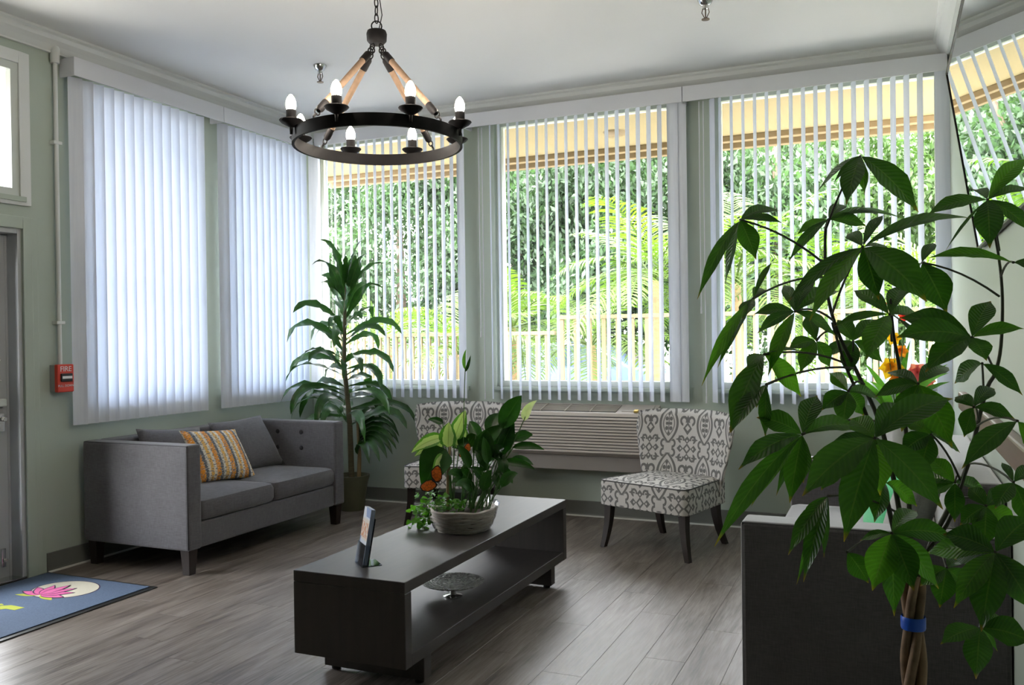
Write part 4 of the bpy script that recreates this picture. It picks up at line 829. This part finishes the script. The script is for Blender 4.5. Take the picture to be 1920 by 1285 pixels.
def butterfly(label, loc, s, rz):
    t = thing('butterfly_ornament', label, 'ornament', loc, rz, 'butterfly picks')
    shapes = ([(0, 0), (-.012, .016), (-.014, .034), (.000, .050), (.010, .053), (.018, .044), (.022, .028), (.021, .012), (.012, .000)],
              [(.004, -.002), (-.010, .010), (-.028, .006), (-.044, -.006), (-.047, -.014), (-.040, -.024), (-.024, -.028), (-.006, -.022), (.006, -.010)])
    for q, sh in enumerate(shapes):
        P = [V(x*s, (-.10*abs(x)-.16*q*abs(z))*s, z*s) for x, z in sh]; c_ = sum(P, V(0, 0, 0))/len(P); mb = MB()
        for sg in (0, .0008):
            for i in range(len(P)):
                A_, B_ = P[i]+V(0, sg, 0), P[(i+1) % len(P)]+V(0, sg, 0)
                f_ = lambda v_: (v_.x*9+.3, v_.z*9+.3)
                C_ = c_+V(0, sg-.003, 0)
                In = [C_.lerp(A_, .86), C_.lerp(B_, .86)]
                mb.poly([C_, In[0], In[1]], [f_(C_), f_(In[0]), f_(In[1])], 0); mb.poly([In[0], A_, B_, In[1]], None, 1)
        mb.build('wing', [M['wing'], M['black']], t, fixn=False)
    MB().tube([V(.012, .0, -.012)*s, V(0, -.002, 0), V(-.012, 0, .012)*s], [.001, .003, .0015], 6).build('body', M['black'], t)
    MB().tube([V(0, 0, 0), V(.01, .03, -.12)], .0012, 5).build('wire', M['stem'], t)
butterfly('orange monarch butterfly pick at the front of the basket', (2.705, -2.715, .700), 1.6, .3)
butterfly('blurred orange butterfly pick half hidden behind the stalks', (2.80, -2.56, .83), .9, .6)
# ================================================================ dracaena in the corner
M['drac'] = leafmat('dracaena leaf', (.016, .055, .014, 1), (.03, .095, .022, 1), .25, .3, .35, (.10, .18, .05, 1))
M['pot'] = mat('olive glazed pot', (.14, .14, .085, 1), (.11, .115, .07, 1), .45, 6)
M['bark2'] = mat('olive brown cane', (.13, .11, .06, 1), (.09, .08, .045, 1), .8, 25, sc=(1, 1, 4), bmp=.3)
DB = V(.66, -.40, 0)
t = thing('potted_dracaena', 'tall corn plant with arching strap leaves in olive pot', 'plant', DB)
MB().lathe([(.095, 0), (.10, .01), (.128, .20), (.142, .255), (.147, .262), (.147, .285), (.132, .285), (.126, .25), (.001, .25)], 32).build('pot', M['pot'], t, smooth=True)
MB().lathe([(.125, .245), (.06, .258), (.001, .262)], 24).build('soil', M['soil'], t)
MB().tube([(0, 0, .25), (-.01, 0, .7), (-.05, -.01, 1.2), (-.03, -.02, 1.6), (-.01, -.02, 1.86)], [.025, .022, .018, .014, .008], 10).build('cane', M['bark2'], t, smooth=True)
MB().tube([(.05, .03, .25), (.06, .03, .45), (.05, .02, .72)], [.018, .016, .010], 10).build('cane', M['woodstem'], t, smooth=True)
def hook_path(p0, d, L, g, n=12):
    q = Vector(p0); d = Vector(d).normalized(); out = [q.copy()]
    for i in range(n):
        q = q+d*(L/n); out.append(q.copy()); u = i/n
        d = (d+V(0, 0, -g/n*(.35+5.5*max(0, u-.30)))).normalized()
    return out
for i in range(56):
    s = i/55; z = .66+1.16*s+random.uniform(-.02, .02); az = i*2.399+random.uniform(-.4, .4)
    cx = -.02-.03*math.sin(s*3)
    L = (.56-.17*s)*random.uniform(.72, 1.15); el = .25+1.05*s**3+random.uniform(-.15, .35)
    d = V(math.cos(az)*math.cos(el), math.sin(az)*math.cos(el)*.7, math.sin(el))
    pth = hook_path((cx, -.01, z), d, L*1.12, (2.5-1.3*s**3)*random.uniform(.6, 1.25))
    for q in pth:
        q.y = min(q.y, .26); q.x = max(q.x, -.52)
    tw = random.uniform(-1, 1)
    blade(pth, .082*random.uniform(.8, 1.2), V(.3+tw, -.8+.5*abs(tw), .9), lambda u: max(.03, (.22+.78*min(1, u*1.9))*math.sin(PI*u**.8)**.6), .12, 4, .25).build('leaf', M['drac'], t, smooth='all', fixn=False)
for i in range(9):
    az = -.9+i*.28; el = .9
    d = V(math.cos(az)*math.cos(el), math.sin(az)*math.cos(el)*.7, math.sin(el))
    blade(droop_path((.05, .02, .45+.03*i), d, .44, 2.8, 11), .08, V(0, -.5, 1), lambda u: max(.03, math.sin(PI*u**.6)**.75), .18, 4, .12).build('leaf', M['drac'], t, smooth='all', fixn=False)
# ================================================================ money tree
M['mt'] = leafmat('money tree leaf', (.022, .078, .012, 1), (.042, .125, .016, 1), .42, .28, .6, (.10, .20, .05, 1), tip=(.45, .22, .04, 1), ribs=1)
M['mt2'] = leafmat('young money tree leaf', (.05, .16, .012, 1), (.08, .22, .02, 1), .45, .3, .6, (.12, .22, .05, 1), tip=(.5, .28, .05, 1), ribs=1)
M['mttrunk'] = mat('braided trunk bark', (.10, .065, .04, 1), (.38, .24, .14, 1), .75, 14, 5, bmp=.3)
M['mtstem'] = mat('dark green stem', (.03, .035, .018, 1), (.05, .055, .028, 1), .6, 20)
M['tape'] = mat('blue tape', (.01, .10, .62, 1), None, .4)
TB = V(4.772, -4.344, 0)
t = thing('money_tree', 'large money tree with braided trunk and blue tape in foreground', 'plant', TB)
MB().lathe([(.11, 0), (.115, .01), (.145, .24), (.155, .26), (.155, .29), (.138, .29), (.132, .25), (.001, .25)], 32).build('pot', mat('dark planter', (.05, .045, .04, 1), None, .5), t, smooth=True)
MB().lathe([(.13, .245), (.001, .255)], 24).build('soil', M['soil'], t)
for k in range(4):
    pts = []; rr = []
    for i in range(41):
        z = .24+.63*i/40; a = k*PI/2+(z-.24)*10.5; R_ = .0165-.005*max(0, 1-abs(z-.765)/.08)
        pts.append((R_*math.cos(a)*1.05, R_*math.sin(a)*.9, z)); rr.append(.0125-.003*(i/40))
    MB().tube(pts, rr, 10).build('trunk_strand', M['mttrunk'], t, smooth=True)
MB().lathe([(.0245, .752), (.0255, .755), (.0255, .777), (.0245, .780)], 24, cap=False).build('tape', M['tape'], t, smooth=True)
for s in MT_STEMS:
    p = [Vector(q)-TB for q in s]; n = len(p); p[0] = V(p[0].x*.6, p[0].y*.6, .84)
    P = []
    for i in range(n-1):
        a, b_, c, d = p[max(0, i-1)], p[i], p[i+1], p[min(n-1, i+2)]
        for j in range(4):
            u = j/4; P.append(.5*((2*b_)+(c-a)*u+(2*a-5*b_+4*c-d)*u*u+(3*b_-a-3*c+d)*u**3))
    P.append(p[-1]); m_ = len(P)
    MB().tube(P, [.0062*(1-.62*i/m_) for i in range(m_)], 8).build('stem', M['mtstem'], t, smooth=True)
for a, b_ in MT_PETIOLES:
    a, b_ = Vector(a)-TB, Vector(b_)-TB
    MB().tube(bez(b_, (a+b_)/2+V(0, 0, .025), a, 6), [.0026, .0025, .0024, .0023, .0022, .0022, .003], 5).build('petiole', M['mtstem'], t)
CAMD = (Vector((4.7334, -6.428, 1.4))-(TB+V(0, 0, 1.2))).normalized()
for i, (ax_, ay_, az_, bx_, by_, bz_, w) in enumerate(MT_LEAVES):
    a, b_ = V(ax_, ay_, az_)-TB, V(bx_, by_, bz_)-TB
    d = b_-a; L = d.length
    n = (CAMD*1.0+V(0, 0, .75)+V(random.uniform(-.35, .35), random.uniform(-.2, .2), random.uniform(-.2, .3)))
    horiz = math.sqrt(d.x*d.x+d.y*d.y)/max(L, 1e-3)
    mid = (a+b_)/2+V(0, 0, (.06+.10*horiz)*L)+CAMD*.05*L
    pth = bez(a+d*.02, mid, b_, 10)
    blade(pth, w*.98, n, obov, .10, 6, .05).build('leaf', M['mt2'] if i % 7 == 3 or (b_.z < -.0 and i % 3 == 0) else M['mt'], t, smooth='all', fixn=False)
# ================================================================ chandelier
TILT = -1.2
CX, CY, CZ, CR = 2.72, -3.21, 2.224, .362
t = thing('chandelier', 'black iron ring chandelier with rope rods and eight candle bulbs', 'chandelier', (CX, CY, CZ))
_va = math.atan2(-6.428-CY, 4.7334-CX)+PI/2
t.rotation_euler = Matrix.Rotation(D(TILT), 4, V(math.cos(_va), math.sin(_va), 0)).to_euler()   # hangs a touch off level
M['ringiron'] = mat('dark bronze iron', (.008, .0075, .008, 1), (.013, .012, .013, 1), .6, 15, spec=.15)
N = 72
MB().rings([[V(r_*math.cos(a), r_*math.sin(a), z) for r_, z in ((CR, 0), (CR, .05), (CR-.012, .05), (CR-.012, 0))] for a in [2*PI*i/N for i in range(N)]], closed=True).build('ring', M['ringiron'], t, smooth=True)
M['bulb'], nt, b = newmat('lit candle bulb'); b.inputs['Base Color'].default_value = (1, .95, .9, 1); b.inputs['Emission Color'].default_value = (1, .88, .74, 1); b.inputs['Emission Strength'].default_value = 60
M['rope'] = mat('jute rope', (.27, .18, .12, 1), (.21, .14, .09, 1), .9, 60, sc=(1, 1, .6), bmp=.4)
view = math.atan2(-6.428-CY, 4.7334-CX)
for k in range(8):
    a = view+PI/8+k*PI/4-.045
    c = V((CR+.012)*math.cos(a), (CR+.012)*math.sin(a), 0)
    cd = MB().lathe([(.006, .016), (.007, .044), (.012, .046), (.040, .062), (.049, .072), (.047, .075), (.02, .069), (.001, .069)], 24, c).build('candle_dish', M['ringiron'], t, smooth=True)
    MB().lathe([(.001, .066), (.0205, .066), (.0205, .114), (.019, .116), (.001, .116)], 18, c).build('candle_sleeve', M['ringiron'], cd, smooth=True)
    MB().lathe([(.001, .115), (.0165, .116), (.021, .131), (.0205, .146), (.015, .164), (.006, .177), (.001, .180)], 18, c).build('bulb', M['bulb'], cd, smooth=True)
HZ = 2.695-CZ
MB().lathe([(.001, HZ-.028), (.030, HZ-.026), (.042, HZ-.012), (.044, HZ+.018), (.040, HZ+.030), (.001, HZ+.032)], 24).build('hub', M['ringiron'], t, smooth=True)
def loop_(c, nrm, r, w=.003, n=16):
    nrm = Vector(nrm).normalized(); a = nrm.cross(V(0, 0, 1))
    if a.length < .1: a = V(1, 0, 0)
    a.normalize(); b2 = nrm.cross(a)
    return [Vector(c)+r*(math.cos(2*PI*j/n)*a+math.sin(2*PI*j/n)*b2) for j in range(n)]
for k in range(4):
    a = view+PI/4+k*PI/2
    o_ = V(math.cos(a), math.sin(a), 0)
    top = o_*.045+V(0, 0, HZ-.075); bot = o_*(CR-.03)+V(0, 0, .085); d = (bot-top).normalized()
    rod = MB().tube([top+d*.045, bot-d*.045], .0135, 12).build('rope_rod', M['rope'], t, smooth=True)
    MB().tube([top, top+d*.012, top+d*.06], [.010, .016, .016], 12).build('rod_cap', M['ringiron'], rod, smooth=True)
    MB().tube([bot-d*.06, bot-d*.012, bot], [.016, .016, .010], 12).build('rod_cap', M['ringiron'], rod, smooth=True)
    sd_ = V(-math.sin(a), math.cos(a), 0)
    MB().tube(loop_(top-d*.010, sd_, .014), .003, 6, closed=True).build('link', M['ringiron'], t)
    MB().tube(loop_(top-d*.026+V(0, 0, .012), o_, .013), .003, 6, closed=True).build('link', M['ringiron'], t)
    MB().tube(loop_(bot+d*.008, sd_, .013), .003, 6, closed=True).build('link', M['ringiron'], t)
    MB().tube([bot+d*.016, o_*(CR-.006)+V(0, 0, .058), o_*(CR-.006)+V(0, 0, .045)], .0045, 6).build('hook', M['ringiron'], t)
MB().tube([V(0, 0, HZ+.055)+q-V(0, 0, HZ+.055)+V(0, 0, 0) for q in loop_((0, 0, HZ+.052), (math.cos(view), math.sin(view), 0), .022)], .003, 6, closed=True).build('link', M['ringiron'], t)
z = HZ+.085; k = 0
while z < 3.27-CZ:
    nrm = V(math.cos(view+.6+k*PI/2), math.sin(view+.6+k*PI/2), 0); sdv = nrm.cross(V(0, 0, 1))
    pts = [V(0, 0, z)+sdv*.009*math.cos(q)+V(0, 0, .021*math.sin(q)) for q in [2*PI*j/14 for j in range(14)]]
    MB().tube(pts, .0026, 5, closed=True).build('chain_link', M['ringiron'], t); z += .034; k += 1
MB().tube([(.01, 0, HZ+.03), (.022, .01, HZ+.10), (.008, .0, HZ+.22), (.016, 0, HZ+.38), (0, 0, 3.29-CZ)], .0022, 5).build('cord', M['black'], t)
MB().lathe([(.001, 3.26-CZ), (.05, 3.268-CZ), (.06, 3.30-CZ)], 24).build('canopy', M['ringiron'], t, smooth=True)
# ================================================================ sprinklers
def sprinkler(label, x, y):
    t = thing('fire_sprinkler', label, 'sprinkler', (x, y, ZC), 0, 'ceiling sprinklers')
    MB().lathe([(.046, 0), (.045, -.008), (.032, -.034), (.018, -.042), (.015, -.06), (.001, -.062)], 20).build('escutcheon', M['chrome'], t, smooth=True)
    MB().tube([(-.014, 0, -.055), (-.021, 0, -.080), (-.007, 0, -.108), (0, 0, -.115)], .003, 6).tube([(.014, 0, -.055), (.021, 0, -.080), (.007, 0, -.108), (0, 0, -.115)], .003, 6).tube([(0, 0, -.06), (0, 0, -.113)], .004, 6).build('frame', M['bronze'], t)
    MB().lathe([(.001, -.115), (.023, -.117), (.023, -.121), (.001, -.123)], 14).build('deflector', M['bronze'], t)
M['bronze'] = mat('aged brass', (.14, .10, .07, 1), None, .4, 5, metal=.7)
sprinkler('ceiling sprinkler left of the chandelier rods', 1.128, -1.403)
sprinkler('ceiling sprinkler at the top edge, above the middle blind', 3.79, -1.45)
# ================================================================ wall air conditioner
M['ac'] = mat('warm putty plastic', (.50, .45, .40, 1), (.47, .425, .38, 1), .45, 3)
M['acdark'] = mat('dark grille', (.06, .06, .058, 1), None, .6); M['acsleeve'] = mat('taupe sleeve', (.30, .27, .25, 1), None, .5)
t = thing('air_conditioner', 'putty coloured through-wall air conditioner under the middle window', 'air conditioner', (2.02, 0, .385))
def A(mb, name, m, **k): return mb.build(name, m, t, w=True, **k)
A(MB().prism([(-.005, .50), (-.22, .50), (-.245, .52), (-.25, .60), (-.25, .80), (-.235, .825), (-.005, .875)], 2.02, 3.15, 'x'), 'cabinet', M['ac'], bevel=.006)
A(MB().box(2.06, 3.11, -.20, -.005, .385, .50), 'sleeve', M['acsleeve'], bevel=.006)
A(MB().box(2.04, 3.13, -.2512, -.24, .525, .80), 'louver_backing', M['acdark'])
for i in range(12):
    z = .528+i*.0225
    A(MB().prism([(-.2512, z), (-.266, z+.001), (-.2655, z+.006), (-.2575, z+.0165), (-.2512, z+.0165)], 2.045, 3.125, 'x'), 'louver', M['ac'])
MT_ = Matrix.Translation((0, -.235, .8255)) @ Matrix.Rotation(math.atan2(.05, .23), 4, 'X')
A(MB().box(2.06, 2.86, .02, .20, -.001, .002, MT_), 'grille_well', M['acdark'])
for i in range(6): A(MB().box(2.06, 2.86, .035+i*.027, .040+i*.027, .002, .007, MT_), 'grille_bar', M['ac'])
for x in (2.26, 2.46, 2.66): A(MB().box(x-.004, x+.004, .02, .20, .002, .009, MT_), 'grille_rib', M['ac'])
A(MB().box(2.90, 3.12, .04, .19, .0005, .004, MT_), 'control_door', M['ac'], bevel=.001)
A(MB().box(3.00, 3.03, .012, .05, .003, .018, MT_), 'latch', M['brass'], bevel=.002)
A(MB().tube([(3.11, -.02, .46), (3.16, -.015, .42), (3.30, -.015, .22), (3.38, -.02, .14)], .006, 6), 'power_cord', M['caulk'])
# coiled cord end by the baseboard behind the right chair
tag(MB().tube([(3.47+.022*math.cos(a)-.0015*a, -.03, .17+.03*math.sin(a)) for a in [i*.5 for i in range(30)]], .004, 5).build('cord_coil', M['caulk']), 'cream cord coil behind the right damask chair, near baseboard', 'cord')
# ================================================================ fire alarm and conduit
M['red'] = mat('fire red', (.72, .06, .03, 1), None, .4); M['whitep'] = mat('white print', (.85, .85, .85, 1), None, .5); M['blackp'] = mat('black plastic', (.02, .02, .02, 1), None, .4)
t = thing('fire_alarm_pull', 'red fire alarm pull station on wall by the door', 'fire alarm', (0, -2.605, 1.10))
MB().box(0, .045, -.055, .055, .0, .165).build('back_box', mat('steel box', (.4, .4, .4, 1), None, .4, metal=.5), t, bevel=.003)
MB().box(.045, .075, -.058, .058, -.003, .168).build('cover', M['red'], t, bevel=.006)
hd = MB().box(.075, .088, -.04, .04, .062, .112).build('handle', M['blackp'], t, bevel=.004)
MB().box(.088, .089, -.034, .034, .080, .096).build('handle_stripe', M['whitep'], hd)
def text(s, size, loc, parent, m, name='lettering'):
    cu = bpy.data.curves.new(name, 'FONT'); cu.body = s; cu.size = size; cu.align_x = 'CENTER'; cu.extrude = .0004
    tmp = bpy.data.objects.new(name, cu); COL.objects.link(tmp); bpy.context.view_layer.update()
    me = bpy.data.meshes.new_from_object(tmp.evaluated_get(bpy.context.evaluated_depsgraph_get())); bpy.data.objects.remove(tmp)
    me.materials.clear(); o = link(name, me, m, parent); o.location = loc; o.rotation_euler = (PI/2, 0, PI/2)
text('FIRE', .045, (.0756, 0, .125), t, M['whitep']); text('PULL DOWN', .019, (.0756, 0, .030), t, M['whitep'])
t = thing('conduit', 'thin white conduit running from ceiling to fire alarm', 'conduit', (0, -2.605, 1.265))
MB().tube([(.025, 0, 0), (.025, 0, 2.03)], .013, 10).build('pipe', M['trim'], t, smooth=True)
MB().lathe([(.026, 1.86), (.028, 1.88), (.028, 1.95), (.02, 1.97)], 14, (.025, 0, 0)).build('coupling', M['trim'], t, smooth=True)
for z in (.25, 1.36): MB().box(0, .042, -.03, .03, z, z+.02).build('clip', M['trim'], t, bevel=.003)
# ================================================================ door mat
def matmat():
    return mat('blue carpet pile', (.075, .115, .19, 1), (.10, .145, .23, 1), .95, 120, 2, bmp=.4, bscale=400)
t = thing('door_mat', 'blue entrance mat with pink lotus emblem and black edge', 'mat', (.455, -3.50, 0))
def mp(x, y, z): return V(x-.455, y+3.50, z)
MB().box(.015-.455, .895-.455, -.80, .80, 0, .006).build('rubber_edge', M['blackp'], t, bevel=.002)
MB().box(.04-.455, .86-.455, -.775, .775, .006, .011).build('carpet', matmat(), t, bevel=.002)
Mc = mat('cream pile', (.60, .57, .46, 1), None, .95, 80); Mp = mat('pink pile', (.72, .16, .38, 1), (.62, .10, .30, 1), .95, 30); Md = mat('plum outline', (.06, .03, .08, 1), None, .95); Mg = mat('lime pile', (.45, .50, .06, 1), None, .95)
def flat(pts, z, m, name):
    mb = MB(); mb.prism([(x-.455, y+3.50) for x, y in pts], .0105, z, 'z'); return mb.build(name, m, t)
ec = (.455, -2.945)
flat([(ec[0]+.197*math.cos(a), ec[1]+.165*math.sin(a)) for a in [2*PI*i/40 for i in range(40)]], .0116, Md, 'emblem_rim')
flat([(ec[0]+.19*math.cos(a), ec[1]+.158*math.sin(a)) for a in [2*PI*i/40 for i in range(40)]], .0120, Mc, 'emblem_disc')
def petal(ang, L, w, m, z, c=(.42, -3.07), g=1.0):
    # lotus opens toward +y (petals fan around the base point)
    u = V(math.sin(ang), math.cos(ang), 0); s = V(u.y, -u.x, 0); pts = []
    for i in range(13):
        q = i/12; ww = w*math.sin(PI*q**.8)**.9
        pts.append((c[0]+u.x*L*q+s.x*ww/2*g, c[1]+u.y*L*q+s.y*ww/2*g))
    for i in range(11, 0, -1):
        q = i/12; ww = w*math.sin(PI*q**.8)**.9
        pts.append((c[0]+u.x*L*q-s.x*ww/2*g, c[1]+u.y*L*q-s.y*ww/2*g))
    return pts
zz = .0122
for ang, L in ((-1.9, .15), (1.9, .15)):
    flat(petal(ang, L, .05, Mg, zz), zz, Mg, 'emblem_leaf')
for ang, L in ((-1.5, .155), (1.5, .155), (-1.0, .165), (1.0, .165), (-.5, .17), (.5, .17), (0, .18)):
    zz += .0002; flat(petal(ang, L+.012, .068, Md, zz), zz, Md, 'emblem_outline'); zz += .0002; flat(petal(ang, L, .054, Mp, zz), zz, Mp, 'emblem_petal')
for pts in ([(.30, -3.30), (.37, -3.262), (.40, -3.275), (.33, -3.33)], [(.40, -3.29), (.44, -3.262), (.545, -3.265), (.535, -3.315), (.47, -3.315), (.44, -3.35), (.50, -3.42), (.46, -3.45), (.385, -3.33)]):
    flat(pts, .0122, Mg, 'lettering')
# ================================================================ mirror, rail, side table with flowers
M['mirror'], nt, b = newmat('silvered mirror'); b.inputs['Base Color'].default_value = (.66, .70, .69, 1); b.inputs['Metallic'].default_value = 1; b.inputs['Roughness'].default_value = .01
t = thing('wall_mirror', 'large frameless mirror with thin black edge tilted off right wall', 'mirror', (5.085, -3.10, 1.757))
ang = math.atan2(.112, .753); ML = Matrix.Rotation(-ang, 4, 'Y')
MB().box(-.006, .0, -1.90, .897, .0, .761, ML).build('mirror_glass', M['mirror'], t)
MB().box(-.010, .008, .897, .905, -.008, .769, ML).box(-.010, .008, -1.908, -1.90, -.008, .769, ML).box(-.010, .008, -1.90, .897, -.008, .0, ML).box(-.010, .008, -1.90, .897, .761, .769, ML).build('edge_frame', M['black'], t)
MB().box(-.0, .006, -1.90, .897, .0, .761, ML).build('backing', M['blackp'], t)
for y in (-1.5, .6): MB().box(-.095, .012, y-.01, y+.01, .70, .71).build('bracket', M['black'], t)
tag(MB().box(5.06, 5.10, -7.0, -1.2, .985, 1.075).build('wood_rail', mat('walnut rail', (.10, .06, .04, 1), (.16, .10, .065, 1), .45, 6, 5, sc=(4, .3, 4)), bevel=.008), 'brown wooden bumper rail along the wall under the mirror', 'rail')
t = thing('side_table', 'small dark corner table holding the flower vase', 'table', (4.72, -.72, 0))
MB().lathe([(.001, .60), (.24, .60), (.25, .61), (.25, .63), (.24, .64), (.001, .64)], 32).build('tabletop', M['table'], t, smooth=True)
for k in range(3):
    a = k*2*PI/3+.4; MB().tube([(.08*math.cos(a), .08*math.sin(a), .60), (.19*math.cos(a), .19*math.sin(a), 0)], .014, 8).build('leg', M['darkleg'], t, smooth=True)
t = thing('flower_vase', 'vase of red, yellow and pink artificial flowers behind money tree', 'flowers', (4.76, -.66, .64))
MB().lathe([(.05, 0), (.06, .01), (.07, .10), (.045, .19), (.05, .21), (.044, .21), (.04, .19), (.001, .18)], 24).build('vase', mat('white vase', (.6, .6, .58, 1), None, .3), t, smooth=True)
fc = {'red': (.75, .05, .06, 1), 'yellow': (.85, .45, .02, 1), 'pink': (.80, .22, .28, 1), 'orange': (.85, .30, .03, 1)}
FM = {k: leafmat(k+' petal', c, tuple(x*.85 for x in c[:3])+(1,), .35, .6) for k, c in fc.items()}
for col, p, s in (('red', (4.817, -.62, 1.497), .05), ('red', (4.68, -.62, 1.572), .04), ('yellow', (4.75, -.62, 1.359), .05), ('yellow', (4.736, -.62, 1.179), .085), ('orange', (4.79, -.60, 1.28), .05), ('pink', (4.878, -.62, 1.147), .08), ('pink', (4.936, -.62, 1.10), .05), ('pink', (4.848, -.64, 1.075), .06), ('orange', (4.77, -.66, 1.11), .06)):
    c = Vector(p)-V(4.76, -.66, .64)
    MB().tube(bez((0, 0, .16), (c.x*.3, c.y*.3, c.z*.6), c, 6), .003, 5).build('stem', M['stem'], t)
    mb = MB()
    for ring_, (n, el, L) in enumerate(((6, .25, 1.0), (6, .8, .8), (4, 1.3, .5))):
        for k in range(n):
            a = k*2*PI/n+ring_*.5; d = V(math.cos(a)*math.cos(el), -math.sin(el)*.8+.0*math.sin(a), math.sin(a)*math.cos(el)+.25*math.sin(el))
            blade([c, c+d*s*L*.5, c+d*s*L*.9+V(0, 0, -.1*s)], s*.85*L, V(0, -1, .2), obov, .25, 4, mb=mb)
    mb.build('bloom', FM[col], t, smooth='all', fixn=False)
for k in range(9):
    a = k*.7; p0 = V(0, 0, .20); d = V(math.cos(a)*.5, math.sin(a)*.3-.2, 1)
    blade(droop_path(p0, d, .42+.05*(k % 3), 1.2, 8), .045, V(0, -1, .3)).build('leaf', M['ivy'], t, smooth='all', fixn=False)
